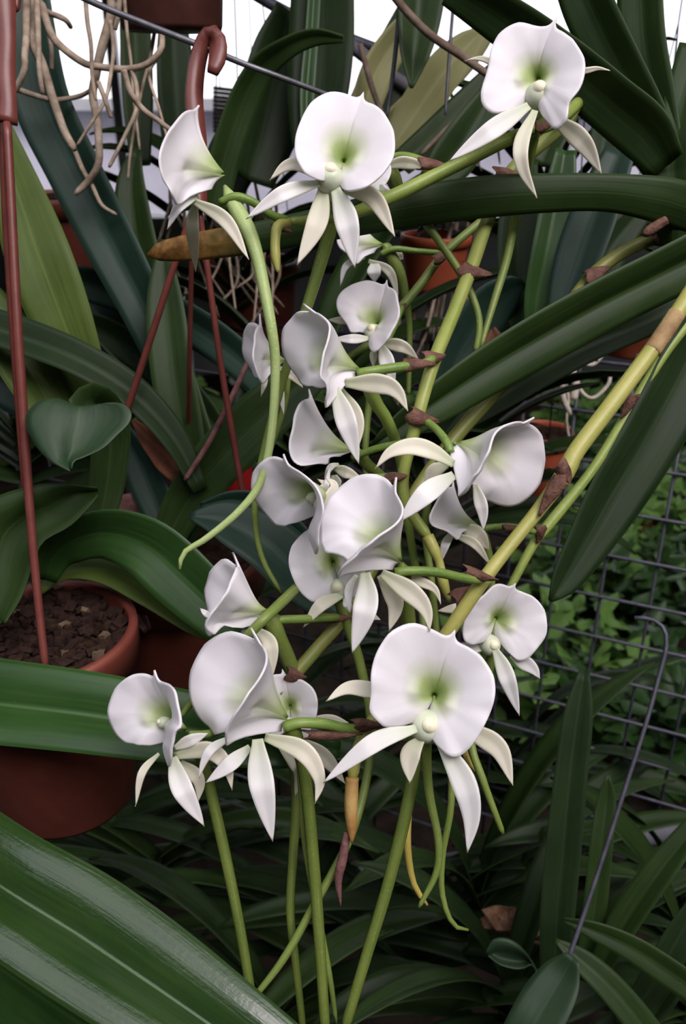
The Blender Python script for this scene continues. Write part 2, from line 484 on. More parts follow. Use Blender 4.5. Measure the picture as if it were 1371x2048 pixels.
# unseen cloth roof and walls added to darken the background; gaps light flowers, weeds
YO = 0.42
cv_, cf_ = [], []
for (xa, xb, ya, yb) in ((-2.2, 0.85, YO, 4.3), (0.85, 2.2, YO, 0.70), (0.85, 2.2, 2.0, 4.3)):
    v_, f_ = box_geo(((xa + xb) / 2, (ya + yb) / 2, 2.05), (xb - xa, yb - ya, 0.03))
    cf_ += [tuple(len(cv_) + k for k in f) for f in f_]; cv_ += v_
tag(make('light_block_roof', cv_, cf_, M['cloth'], smooth=False), kind='structure')
tag(box('light_block_left', (-2.2, 1.0, 1.6), (0.04, 6.6, 3.2), M['cloth']), kind='structure')
tag(box('light_block_right', (2.2, 1.0, 1.6), (0.04, 6.6, 3.2), M['cloth']), kind='structure')
tag(box('light_block_front', (0, -1.9, 1.6), (4.4, 0.04, 3.2), M['cloth']), kind='structure')

# ------------------------------------------------------------------ plants with strap leaves
def plant(name, label, cat, base, leaves, group=None, thick=0.0018):
    t = thing(name, label, cat, base, group)
    for lf in leaves:
        opts = lf[2] if len(lf) > 2 else {}
        px_blade(opts.pop('name', 'leaf'), lf[0], M[lf[1]], t, thick=thick, **opts)
    return t

# the big orchid at the upper right whose leaves cross the picture
A = plant('orchid_plant', 'dark green strap-leaved orchid at the upper right edge, one leaf tip browned', 'orchid plant', P(1345, 480, .47), [
    ([(1400, 425, .46, 90), (1330, 402, .45, 88), (1220, 386, .445, 72), (1100, 386, .44, 74), (950, 396, .435, 80), (800, 418, .43, 76), (650, 448, .43, 66), (520, 474, .43, 60), (400, 492, .43, 54), (330, 502, .43, 40), (305, 507, .43, 24), (296, 510, .43, 6)], 'leaf_tip', dict(tilt=0.0, keel=-0.18, n=50)),
    ([(1335, 330, .46, 70), (1290, 265, .46, 104), (1220, 205, .462, 104), (1130, 130, .465, 100), (1030, 55, .47, 92), (900, -30, .475, 70)], 'leaf_dark', dict(tilt=-0.35, keel=0.3)),
    ([(1335, 330, .475, 60), (1290, 235, .478, 84), (1235, 130, .48, 92), (1180, 20, .482, 96), (1150, -60, .485, 90)], 'leaf_dark', dict(tilt=-0.35, keel=0.3)),
    ([(1340, 340, .47, 60), (1310, 210, .473, 82), (1285, 80, .475, 88), (1278, -60, .48, 84)], 'leaf_dark', dict(tilt=-0.3, keel=0.3)),
    ([(1350, 420, .463, 90), (1345, 330, .463, 70), (1360, 220, .465, 70), (1400, 90, .47, 80)], 'leaf_dark', dict(tilt=-0.2, keel=0.3)),
    ([(1430, 495, .46, 108), (1330, 545, .455, 104), (1220, 600, .45, 104), (1100, 665, .445, 104), (980, 735, .44, 96), (880, 800, .435, 80), (800, 855, .432, 56), (760, 882, .43, 30), (742, 892, .43, 5)], 'leaf_dark', dict(tilt=-0.38, keel=0.36, n=40, cols=13, bulge=0.08)),
    ([(1440, 600, .475, 120), (1370, 740, .47, 120), (1300, 870, .465, 118), (1230, 985, .462, 112), (1170, 1090, .46, 84), (1125, 1165, .458, 54), (1100, 1202, .457, 8)], 'leaf_deep', dict(tilt=-0.5, keel=0.35, n=36)),
    ([(1420, 580, .50, 60), (1300, 640, .50, 62), (1180, 690, .50, 66), (1080, 745, .50, 64), (960, 820, .50, 50), (880, 880, .50, 10)], 'leaf_deep', dict(tilt=0.3, keel=0.3)),
    ([(1345, 490, .47, 74), (1345, 430, .462, 78), (1342, 370, .46, 62)], 'leaf_dark', dict(name='stem', keel=-0.7)),
])
px_tube('old_stalk', [(1420, 505, .47, 12), (1330, 560, .465, 11), (1250, 610, .46, 9), (1175, 646, .458, 12)], M['dry_purple'], A)
px_tube('node', [(1330, 440, .455, 20), (1300, 460, .455, 22), (1285, 470, .455, 14)], M['bract'], A, n=10)

# strap leaves low at left: nearest glossy leaf, wide flat leaf
plant('orchid_plant', 'broad glossy green strap leaf pair in the bottom left corner, nearest the camera', 'orchid plant', P(-160, 1640, .40), [
    ([(-160, 1655, .37, 200), (0, 1770, .345, 214), (150, 1864, .335, 230), (300, 1965, .325, 222), (470, 2082, .315, 190), (640, 2190, .31, 140)], 'leaf_gloss', dict(tilt=-0.12, keel=0.34, n=40, cols=25, bulge=0.16)),
    ([(-160, 1830, .40, 190), (0, 1945, .38, 190), (130, 2035, .37, 190), (300, 2150, .36, 170)], 'leaf_mid', dict(tilt=0.9, keel=0.15)),
])
plant('orchid_plant', 'wide flat green strap leaf crossing in front of the red pot at left', 'orchid plant', P(-140, 1390, .46), [
    ([(-140, 1388, .45, 168), (0, 1406, .44, 166), (150, 1424, .432, 160), (300, 1446, .43, 150), (450, 1468, .43, 130), (590, 1488, .432, 96), (680, 1500, .435, 30)], 'leaf_mid', dict(tilt=-0.25, keel=0.35, n=40, cols=17, bulge=0.10)),
])

# the orchid in the hanging pot at left
B = plant('orchid_plant', 'orchid with heart-ended arching leaves growing from the left hanging pot', 'orchid plant', P(130, 1250, .50), [
    ([(90, 1160, .52, 40), (120, 1100, .515, 76), (200, 1068, .505, 96), (290, 1092, .495, 118), (370, 1160, .49, 124), (440, 1230, .488, 100), (500, 1300, .488, 30)], 'leaf_mid', dict(tilt=0.3, keel=0.3, n=36, cols=13)),
    ([(70, 1180, .53, 30), (130, 1140, .53, 40), (210, 1140, .525, 56), (300, 1180, .52, 70), (400, 1245, .515, 60), (470, 1290, .515, 20)], 'leaf_light', dict(tilt=-0.4, keel=0.2, n=30)),
])

def outline_leaf(name, outline, d_of, mat, parent, notch=0, keel=0.006, thick=0.0016):
    """Broad leaf seen face-on: rows between two margins given as (left, right) pixel pairs."""
    rows = len(outline); cols = 13
    arr = catmull([(a[0], a[1], b[0], b[1]) for a, b in outline], 26)
    g = np.zeros((26, cols, 3))
    for i in range(26):
        l, r = arr[i, :2], arr[i, 2:]
        for j in range(cols):
            v = j / (cols - 1)
            xy = l * (1 - v) + r * v
            dd = d_of(i / 25.0) + keel * (1 - abs(2 * v - 1)) - 0.004 * math.sin(math.pi * v * 2) * math.sin(math.pi * i / 25)
            g[i, j] = P(xy[0], xy[1] + notch * (1 - abs(2 * v - 1)) ** 1.3 * (1 - i / 25.0) ** 4, dd)
    return shell(name, g, thick, M[mat], parent)

outline_leaf('leaf', [((118, 797), (210, 808)), ((100, 797), (228, 806)), ((76, 803), (246, 808)), ((54, 826), (262, 824)), ((52, 850), (258, 846)), ((62, 876), (232, 872)), ((80, 903), (206, 896)), ((104, 925), (168, 914)), ((128, 937), (148, 922)), ((140, 942), (143, 938))],
    lambda t: 0.455 - 0.02 * t, 'leaf_dusty', B, 24)
px_blade('leaf', [(157, 825, .465, 60), (190, 800, .50, 70), (220, 850, .52, 76), (215, 960, .53, 70), (190, 1080, .53, 50)], M['leaf_dark'], B)
outline_leaf('leaf', [((195, 975), (196, 990)), ((110, 966), (180, 1012)), ((50, 975), (140, 1052)), ((-10, 995), (86, 1084)), ((-60, 1030), (66, 1130)), ((-60, 1120), (45, 1190)), ((-40, 1210), (20, 1232)), ((2, 1246), (10, 1246))],
    lambda t: 0.475 - 0.01 * t, 'leaf_dark', B)

# leafy orchids behind the left hanger
plant('orchid_plant', 'tall dark orchid behind the left hanger with one yellow-green leaf', 'orchid plant', P(120, 900, .62), [
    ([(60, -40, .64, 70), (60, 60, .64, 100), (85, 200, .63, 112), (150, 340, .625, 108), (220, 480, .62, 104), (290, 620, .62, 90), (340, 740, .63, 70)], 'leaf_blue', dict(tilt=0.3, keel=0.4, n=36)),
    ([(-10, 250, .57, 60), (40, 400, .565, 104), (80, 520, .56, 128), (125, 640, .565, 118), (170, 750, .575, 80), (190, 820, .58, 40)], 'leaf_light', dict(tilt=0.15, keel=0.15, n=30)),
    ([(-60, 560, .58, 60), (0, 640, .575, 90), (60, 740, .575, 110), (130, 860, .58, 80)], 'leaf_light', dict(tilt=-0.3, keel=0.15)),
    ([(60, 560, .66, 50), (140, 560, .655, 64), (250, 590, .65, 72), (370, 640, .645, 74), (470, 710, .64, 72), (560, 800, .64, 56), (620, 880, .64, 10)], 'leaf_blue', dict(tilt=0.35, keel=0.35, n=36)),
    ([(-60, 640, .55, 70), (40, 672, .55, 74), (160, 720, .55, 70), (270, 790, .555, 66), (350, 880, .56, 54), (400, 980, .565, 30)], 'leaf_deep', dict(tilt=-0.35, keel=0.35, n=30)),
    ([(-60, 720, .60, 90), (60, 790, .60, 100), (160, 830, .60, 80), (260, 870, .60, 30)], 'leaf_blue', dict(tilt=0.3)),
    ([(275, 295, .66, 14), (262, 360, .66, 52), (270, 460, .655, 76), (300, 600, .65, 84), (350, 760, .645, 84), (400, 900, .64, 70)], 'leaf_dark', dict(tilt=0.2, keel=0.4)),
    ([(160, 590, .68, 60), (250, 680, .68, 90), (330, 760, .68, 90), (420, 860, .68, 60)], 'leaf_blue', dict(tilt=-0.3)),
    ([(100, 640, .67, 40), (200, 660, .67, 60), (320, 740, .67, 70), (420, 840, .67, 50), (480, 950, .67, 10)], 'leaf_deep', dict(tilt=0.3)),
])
C = plant('orchid_plant', 'dark orchid fan behind the thin red hanger wires with a dried brown leaf', 'orchid plant', P(370, 1080, .58), [
    ([(330, 1090, .58, 60), (370, 1010, .575, 84), (440, 920, .565, 104), (530, 830, .56, 110), (610, 760, .56, 80), (680, 720, .56, 10)], 'leaf_dark', dict(tilt=-0.25, keel=0.35, n=30)),
    ([(360, 1080, .59, 50), (400, 1000, .59, 60), (440, 930, .585, 50), (480, 880, .58, 14)], 'leaf_mid', dict(tilt=0.2)),
    ([(390, 1000, .60, 60), (370, 880, .60, 80), (345, 740, .60, 84), (330, 600, .605, 70), (325, 480, .61, 14)], 'leaf_dark', dict(tilt=-0.2)),
    ([(240, 850, .60, 30), (290, 950, .595, 70), (330, 1050, .59, 60)], 'leaf_blue', dict(tilt=0.4)),
    ([(380, 1032, .53, 14), (450, 1042, .53, 84), (530, 1085, .53, 110), (600, 1150, .535, 110), (680, 1230, .54, 60)], 'leaf_blue', dict(tilt=-0.4, keel=0.3, n=30)),
    ([(400, 1010, .545, 10), (470, 1000, .545, 40), (540, 1020, .55, 50), (620, 1090, .55, 40)], 'leaf_blue', dict(tilt=0.3)),
    ([(265, 840, .585, 8), (300, 880, .58, 40), (335, 910, .58, 66), (360, 950, .58, 50), (358, 985, .585, 10)], 'dry_leaf', dict(name='dried_leaf', keel=0.5)),
    ([(230, 1020, .60, 60), (265, 1030, .60, 90), (300, 1040, .60, 70), (310, 1060, .60, 20)], 'dry_purple', dict(name='dried_leaf', keel=0.4)),
])
px_tube('old_stalk', [(370, 960, .56, 10), (420, 880, .555, 12), (470, 780, .55, 12), (505, 700, .55, 10)], M['dry_purple'], C)

plant('orchid_plant', 'dark orchid at the top centre with a hooked curling leaf', 'orchid plant', P(470, 420, .70), [
    ([(425, 420, .64, 60), (448, 320, .63, 60), (480, 220, .62, 62), (520, 140, .61, 54), (575, 95, .60, 40), (630, 74, .595, 32), (686, 78, .59, 14)], 'leaf_dark', dict(tilt=0.25, keel=0.3, n=34)),
    ([(625, 300, .70, 80), (635, 200, .70, 118), (642, 100, .70, 130), (645, 0, .70, 126), (645, -80, .70, 120)], 'leaf_deep', dict(tilt=-0.15, keel=0.25)),
    ([(612, 280, .692, 22), (614, 180, .692, 30), (622, 80, .692, 28), (630, -40, .692, 26)], 'leaf_mid', dict(tilt=0.1, keel=0.5)),
    ([(500, 360, .74, 90), (530, 250, .74, 130), (560, 120, .74, 120), (580, 20, .74, 60)], 'leaf_deep', dict(tilt=0.3)),
    ([(430, 400, .76, 90), (480, 300, .76, 110), (560, 210, .76, 120), (660, 160, .76, 60)], 'leaf_deep', dict(tilt=-0.2)),
    ([(370, 420, .75, 40), (360, 280, .75, 74), (350, 140, .75, 74), (345, 30, .75, 50)], 'leaf_deep', dict(tilt=0.2)),
    ([(280, 330, .78, 40), (275, 200, .78, 60), (270, 60, .78, 60), (265, -60, .78, 50)], 'leaf_dark', dict(tilt=0.1)),
])
plant('orchid_plant', 'orchid above the largest upper flower with olive leaves coloured pale as if backlit', 'orchid plant', P(830, 330, .70), [
    ([(822, 175, .62, 8), (828, 110, .62, 60), (836, 40, .62, 86), (842, -40, .62, 100)], 'leaf_dark', dict(tilt=0.15, keel=0.5)),
    ([(720, 240, .72, 60), (755, 140, .72, 66), (800, 70, .72, 56), (850, 10, .72, 20)], 'leaf_olive_backlit', dict(tilt=0.3)),
    ([(780, 300, .70, 50), (830, 225, .70, 74), (890, 140, .69, 76), (940, 85, .69, 50), (965, 62, .69, 8)], 'leaf_olive_backlit', dict(tilt=-0.2)),
    ([(770, 260, .75, 50), (850, 190, .75, 60), (930, 110, .75, 56), (1000, 20, .75, 30)], 'leaf_olive_backlit', dict(tilt=0.3)),
    ([(700, 300, .78, 80), (760, 180, .78, 100), (820, 60, .78, 90), (860, -40, .78, 60)], 'leaf_deep', dict(tilt=0.2)),
    ([(800, 330, .68, 50), (860, 280, .68, 60), (930, 210, .68, 56), (1000, 120, .68, 20)], 'leaf_dark', dict(tilt=-0.3)),
    ([(860, 370, .66, 60), (910, 310, .66, 90), (960, 230, .66, 70), (1000, 150, .66, 20)], 'leaf_dark', dict(tilt=0.1)),
])
plant('orchid_plant', 'upright orchid fan beneath the long strap leaf, right of the central stalk', 'orchid plant', P(1070, 720, .60), [
    ([(1065, 680, .58, 30), (1075, 600, .575, 56), (1095, 500, .57, 66), (1115, 400, .57, 66), (1130, 300, .57, 40)], 'leaf_mid', dict(tilt=0.2, keel=0.45)),
    ([(1050, 690, .60, 30), (1040, 600, .60, 74), (1035, 500, .60, 84), (1040, 400, .60, 70), (1060, 320, .60, 30)], 'leaf_deep', dict(tilt=0.2)),
    ([(1120, 700, .57, 30), (1125, 620, .567, 60), (1155, 520, .565, 90), (1195, 410, .565, 90), (1240, 300, .57, 60)], 'leaf_blue', dict(tilt=-0.2, keel=0.3)),
    ([(1150, 650, .62, 60), (1220, 500, .62, 70), (1300, 400, .62, 40)], 'leaf_deep', dict(tilt=0.2)),
    ([(880, 790, .60, 60), (930, 690, .60, 90), (985, 610, .595, 90), (1030, 575, .59, 50), (1050, 572, .59, 8)], 'leaf_blue', dict(tilt=0.3, keel=0.2)),
    ([(1000, 760, .62, 80), (1035, 660, .62, 70), (1045, 590, .62, 30)], 'leaf_deep', dict(tilt=-0.2)),
    ([(985, 770, .60, 30), (990, 700, .60, 50), (985, 655, .60, 10)], 'dry_leaf', dict(name='dried_leaf', keel=0.5)),
    ([(1060, 720, .585, 18), (1075, 670, .58, 20), (1085, 600, .58, 8)], 'leaf_olive_backlit', dict(keel=0.4)),
    ([(1200, 330, .60, 50), (1215, 240, .60, 60), (1240, 140, .60, 40)], 'leaf_deep', dict(tilt=0.2)),
    ([(1080, 330, .62, 50), (1110, 260, .62, 60), (1160, 160, .62, 60), (1230, 40, .62, 40)], 'leaf_dark', dict(tilt=-0.2)),
])
plant('orchid_plant', 'tall narrow leaves in the shade at the lower right before the mesh', 'orchid plant', P(1180, 2000, .62), [
    ([(1110, 2010, .62, 56), (1112, 1850, .625, 66), (1125, 1700, .63, 68), (1140, 1550, .635, 64), (1155, 1430, .64, 56), (1168, 1340, .645, 20)], 'leaf_deep', dict(tilt=0.15, keel=0.4)),
    ([(1160, 1960, .63, 30), (1185, 1840, .63, 44), (1200, 1700, .63, 44), (1212, 1600, .635, 36), (1215, 1550, .635, 6)], 'leaf_dark', dict(tilt=0.2, keel=0.4)),
    ([(1190, 1950, .62, 40), (1250, 1840, .615, 56), (1320, 1740, .61, 56), (1400, 1640, .61, 40)], 'leaf_dark', dict(tilt=-0.2, keel=0.4)),
    ([(1125, 1840, .58, 10), (1190, 1862, .575, 36), (1270, 1900, .57, 50), (1360, 1960, .565, 56), (1460, 2030, .56, 50)], 'leaf_dark', dict(tilt=0.3, keel=0.35)),
    ([(1110, 1880, .565, 8), (1160, 1920, .56, 44), (1220, 1975, .555, 56), (1290, 2060, .55, 60), (1340, 2140, .55, 60)], 'leaf_dark', dict(tilt=-0.2, keel=0.3)),
    ([(1145, 1915, .53, 30), (1125, 1950, .53, 74), (1095, 2000, .525, 96), (1060, 2060, .52, 96), (1020, 2140, .52, 90)], 'leaf_dusty', dict(tilt=0.2, keel=0.2)),
    ([(1250, 2060, .60, 50), (1310, 1960, .60, 60), (1371, 1850, .60, 50), (1430, 1760, .60, 20)], 'leaf_deep', dict(tilt=0.2)),
    ([(1200, 2080, .61, 60), (1290, 2020, .61, 70), (1380, 1900, .61, 60)], 'leaf_deep', dict(tilt=-0.2)),
])
rl = thing('seedling', 'small round-leaved seedling low in the dark at the right', 'seedling', P(1075, 1960, .62))
outline_leaf('leaf', [((972, 1905), (976, 1912)), ((985, 1880), (1000, 1930)), ((1010, 1876), (1030, 1938)), ((1035, 1888), (1048, 1936)), ((1056, 1912), (1062, 1930)), ((1072, 1940), (1074, 1944))], lambda t: 0.60, 'leaf_dusty', rl)
px_tube('stem', [(1072, 1942, .60, 5), (1090, 1960, .61, 5), (1095, 2010, .62, 5)], M['spur_dark'], rl, n=10, sides=6)

# fans of strap leaves standing or hanging deeper in the shade
def fan(name, label, px, py, d, nl, ln, wd, mats, seed, up=0.9, yaw=0.0, group=None):
    r = random.Random(seed)
    base = P(px, py, d)
    t = thing(name, label, 'orchid plant', base, group)
    for i in range(nl):
        side = 1 if i % 2 else -1
        k = (i // 2) / max(1, nl // 2 - 1)
        az = yaw + (0 if side > 0 else math.pi) + r.uniform(-.45, .45)
        el = up * (0.35 + 0.65 * k) * 1.25 + r.uniform(-.1, .1)
        L = ln * r.uniform(.75, 1.1); w = wd * r.uniform(.8, 1.15)
        hd = np.array([math.cos(az), math.sin(az), 0.0])
        pos = base + np.array([0, 0, 0.02 + 0.06 * k]); pts = [pos.copy()]; e = el
        droop = r.uniform(1.0, 1.9)
        N = 15
        for s in range(N):
            pos = pos + (hd * math.cos(e) + np.array([0, 0, math.sin(e)])) * (L / N)
            e -= droop / N * (0.4 + 1.2 * s / N)
            pts.append(pos.copy())
        p = np.array(pts)
        tt = np.linspace(0, 1, N + 1)
        half = 0.5 * w * np.clip(0.55 + 0.9 * tt - 0.2 * tt, 0, 1) * np.clip((1 - tt ** 6), 0.05, 1)
        tg = frame_along(p)
        sd = np.array([-hd[1], hd[0], 0.0]); cols = 7
        g = np.zeros((N + 1, cols, 3)); vs = np.linspace(-1, 1, cols)
        tw = r.uniform(-.35, .35)
        for a in range(N + 1):
            nrm = np.cross(tg[a], sd); nrm /= np.linalg.norm(nrm) + 1e-9
            s2 = sd * math.cos(tw) + nrm * math.sin(tw); n2 = np.cross(tg[a], s2)
            if n2[2] < 0: n2 = -n2
            for b, v in enumerate(vs):
                g[a, b] = p[a] + s2 * half[a] * v + n2 * half[a] * 0.35 * (abs(v) - .5)
        shell('leaf', g, 0.002, M[r.choice(mats)], t)
    return t

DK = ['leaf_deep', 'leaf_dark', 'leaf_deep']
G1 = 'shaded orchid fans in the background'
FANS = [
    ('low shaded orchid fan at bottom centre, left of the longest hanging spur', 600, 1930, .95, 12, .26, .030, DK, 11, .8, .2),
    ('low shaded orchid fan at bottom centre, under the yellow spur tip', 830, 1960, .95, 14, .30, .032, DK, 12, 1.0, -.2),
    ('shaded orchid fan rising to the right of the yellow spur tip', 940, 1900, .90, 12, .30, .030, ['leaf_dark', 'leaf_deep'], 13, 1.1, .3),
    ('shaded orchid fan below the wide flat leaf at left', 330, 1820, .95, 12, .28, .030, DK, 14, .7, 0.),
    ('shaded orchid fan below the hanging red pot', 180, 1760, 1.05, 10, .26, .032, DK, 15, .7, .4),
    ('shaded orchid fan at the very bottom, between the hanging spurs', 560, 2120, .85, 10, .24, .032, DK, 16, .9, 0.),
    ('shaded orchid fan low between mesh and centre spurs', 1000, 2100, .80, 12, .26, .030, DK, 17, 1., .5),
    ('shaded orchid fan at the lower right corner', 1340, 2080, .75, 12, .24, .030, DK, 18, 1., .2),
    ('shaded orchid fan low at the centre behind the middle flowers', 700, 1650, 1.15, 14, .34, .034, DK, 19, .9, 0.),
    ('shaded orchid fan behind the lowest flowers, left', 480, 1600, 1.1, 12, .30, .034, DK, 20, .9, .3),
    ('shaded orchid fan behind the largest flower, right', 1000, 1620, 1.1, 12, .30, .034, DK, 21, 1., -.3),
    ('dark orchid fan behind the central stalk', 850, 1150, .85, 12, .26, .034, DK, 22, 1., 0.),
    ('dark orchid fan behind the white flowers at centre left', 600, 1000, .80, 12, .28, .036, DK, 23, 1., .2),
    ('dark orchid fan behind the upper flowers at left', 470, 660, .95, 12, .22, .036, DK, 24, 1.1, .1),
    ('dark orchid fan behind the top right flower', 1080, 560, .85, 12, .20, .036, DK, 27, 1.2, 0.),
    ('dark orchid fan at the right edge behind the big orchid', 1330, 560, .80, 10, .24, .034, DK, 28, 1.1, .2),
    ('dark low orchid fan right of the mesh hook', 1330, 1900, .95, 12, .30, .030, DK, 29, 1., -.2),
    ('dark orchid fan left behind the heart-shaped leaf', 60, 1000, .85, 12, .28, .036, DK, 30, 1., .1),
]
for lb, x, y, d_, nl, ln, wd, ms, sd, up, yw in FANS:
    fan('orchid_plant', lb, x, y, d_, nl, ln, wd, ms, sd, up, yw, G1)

# ------------------------------------------------------------------ pots and hangers
def pot(name, label, x, y, d, r, h, mat, taper=0.74, soil=True, cat='flower pot', tilt=(0, 0, 1), group=None, ribs=0):
    c = P(x, y, d)
    t = thing(name, label, cat, c - np.array([0, 0, h]), group)
    ax = np.array(tilt, float)
    rb = r * taper
    prof = [(0.002, -h), (rb * .97, -h), (rb, -h + .003), (r * .965, -h * .22), (r * .97, -h * .20), (r * 1.04, -h * .195), (r * 1.05, -.004), (r * 1.045, 0), (r * .955, 0.0), (r * .95, -.004), (rb * .93, -h + .006), (0.002, -h + .006)]
    lathe('body', prof, c, ax, RGT, M[mat], t, 48)
    if soil:
        rr = random.Random(int(x))
        sg = np.zeros((10, 33, 3))
        for i in range(10):
            for j in range(33):
                a = 2 * math.pi * j / 32; q = r * .94 * i / 9
                a2 = 2 * math.pi * (j % 32) / 32
                sg[i, j] = c + np.array([math.cos(a2) * q, math.sin(a2) * q, -h * .07 + 0.003 * math.sin(q * 300 + a2 * 3)])
        shell('soil', sg, 0.002, M['soil'], t, 0)
    return t, c

def chips(parent, c, r, z, n, seed):
    """Bark pieces on the potting mix, joined (too small to count)."""
    rr = random.Random(seed); V, Fc = [], []
    for i in range(n):
        a = rr.uniform(0, 2 * math.pi); q = r * math.sqrt(rr.random())
        s = rr.uniform(.003, .0075); o = c + np.array([math.cos(a) * q, math.sin(a) * q, z + rr.uniform(-.001, .005)])
        m = Matrix.Rotation(rr.uniform(0, 6.3), 3, 'Z') @ Matrix.Rotation(rr.uniform(-.8, .8), 3, 'X')
        b0 = len(V)
        bv, bf = box_geo((0, 0, 0), (s * rr.uniform(1, 1.9), s, s * rr.uniform(.4, .8)))
        for v in bv:
            w = m @ (Vector(v) * rr.uniform(.8, 1.15)); V.append(o + np.array(w))
        Fc += [tuple(b0 + k for k in f) for f in bf]
    return make('bark_chips', V, Fc, M['chip'], parent, smooth=False)

t, c = pot('hanging_pot', 'terracotta-coloured hanging pot with bark soil at left', 78, 1258, .50, .054, .125, 'pot_mid', .80)
tag(chips(t, c, .048, -.008, 420, 3), kind='stuff')
rr = random.Random(5)
for (x, y) in [(210, 1272), (170, 1222), (128, 1252), (196, 1310), (130, 1305), (30, 1222), (108, 1330), (118, 1176)]:
    s = rr.uniform(.0028, .0045); o = c + np.array([0, 0, -.003]); p_ = P(x, y, .50); 
    dirv = p_ - CAM; k = (o[2] - CAM[2]) / dirv[2]; q = CAM + dirv * k
    v, f = box_geo((0, 0, 0), (s * 1.5, s, s))
    m_ = Matrix.Rotation(rr.uniform(0, 6), 3, 'Z') @ Matrix.Rotation(rr.uniform(-.6, .6), 3, 'X')
    make('pebble', [q + np.array(m_ @ Vector(a) * rr.uniform(.8, 1.2)) for a in v], f, M['chip_pale'], t, smooth=False)
# its hanger: flat plastic yoke with two strands
def ribbon(name, path, mat, parent, thick=0.002, n=24, tilt=0.0):
    c_ = catmull(path, n); p = np.array([P(*q[:3]) for q in c_])
    half = c_[:, 3] * c_[:, 2] / FPX / 2
    return shell(name, blade_grid(p, half, tilt, 0.0, 3), thick, M[mat], parent, 0)
hg = ribbon('yoke', [(2, -60, .445, 44), (8, 0, .445, 44), (14, 80, .445, 34), (12, 150, .445, 36), (16, 210, .445, 34), (14, 245, .445, 40)], 'hanger', t, .004)
px_tube('strand', [(14, 245, .445, 18), (22, 400, .448, 19), (34, 640, .452, 20), (48, 850, .457, 20), (62, 1050, .46, 18), (76, 1200, .462, 17), (92, 1345, .462, 16)], M['hanger'], t, n=40, sides=8)
px_tube('strand', [(6, 240, .45, 14), (10, 420, .46, 14), (28, 700, .48, 14), (48, 960, .51, 13), (66, 1160, .535, 12)], M['hanger'], t, n=30, sides=8)
px_tube('hook', [(20, -40, .45, 16), (32, -20, .45, 16), (33, 12, .45, 15), (32, 24, .45, 8)], M['hanger'], t, n=14, sides=8)

t2, c2 = pot('hanging_pot', 'dull red hanging pot behind the curving green leaf', 352, 1105, .60, .060, .125, 'pot_mid', .80)
ribbon('yoke', [(398, 420, .50, 28), (396, 300, .50, 34), (388, 200, .50, 34), (394, 130, .50, 32), (408, 82, .498, 30), (424, 66, .495, 30), (436, 84, .492, 32), (434, 118, .49, 32), (424, 146, .489, 20)], 'hanger', t2, .003, 34, 0.25)
px_tube('strand', [(385, 420, .505, 13), (345, 540, .515, 14), (300, 680, .53, 14), (240, 860, .55, 14), (185, 1010, .57, 13), (175, 1095, .59, 12)], M['hanger'], t2, n=34, sides=8)
px_tube('strand', [(385, 430, .51, 10), (382, 560, .53, 10), (378, 750, .57, 10), (376, 900, .62, 10), (372, 1030, .66, 10)], M['hanger'], t2, n=30, sides=8)
px_tube('strand', [(398, 420, .505, 12), (415, 540, .515, 13), (440, 720, .53, 13), (470, 900, .545, 13), (495, 1040, .56, 12), (510, 1110, .585, 12)], M['hanger'], t2, n=34, sides=8)
px_blade('label_stub', [(262, 1195, .555, 26), (280, 1235, .55, 28), (296, 1262, .548, 18)], M['pot_dark'], t2, n=10)

def hang_wires(parent, c, r, h):
    top = c + np.array([0, 0, h])
    for k in range(3):
        a = 0.5 + k * 2.094
        tube('hanger_wire', [c + np.array([math.cos(a) * r, math.sin(a) * r, -.002]), top], .0007, M['wire_dark'], parent, 5)
    tube('hanger_wire', [top, np.array([top[0], top[1], 2.036])], .0008, M['wire_dark'], parent, 5)
pot('flower_pot', 'bright red pot seen as a strip behind the hanger wires', 468, 905, .66, .014, .045, 'pot_red', .9, False)
pot('flower_pot', 'orange pot under the strap leaf, right of the small half-hidden flower', 872, 468, .80, .032, .050, 'pot_orange', .82, False)
hp, hc = pot('flower_pot', 'orange pot hung on the mesh beside the right-facing flower', 1085, 860, .86, .030, .07, 'pot_orange', .8)
hang_wires(hp, hc, .030, .40)
hp, hc = pot('flower_pot', 'orange pot far right below the long strap leaf', 1268, 632, 1.0, .036, .045, 'pot_orange', .8, False)
hang_wires(hp, hc, .036, .3)
pot('hanging_pot', 'dark brown pot bottom hanging at the top edge', 325, -190, .58, .042, .075, 'pot_dark', .86, False)
pot('flower_pot', 'dark red pot behind the bluish strap leaf at upper left', 92, 390, .85, .055, .09, 'pot_mid', .85)
hp, hc = pot('flower_pot', 'brownish red pot deep behind the upper flowers', 500, 520, .98, .055, .10, 'pot_mid', .85)
hang_wires(hp, hc, .055, .5)
pot('flower_pot', 'small orange pot in the weeds beyond the mesh', 1275, 1010, 2.72, .075, .115, 'pot_orange', .85)

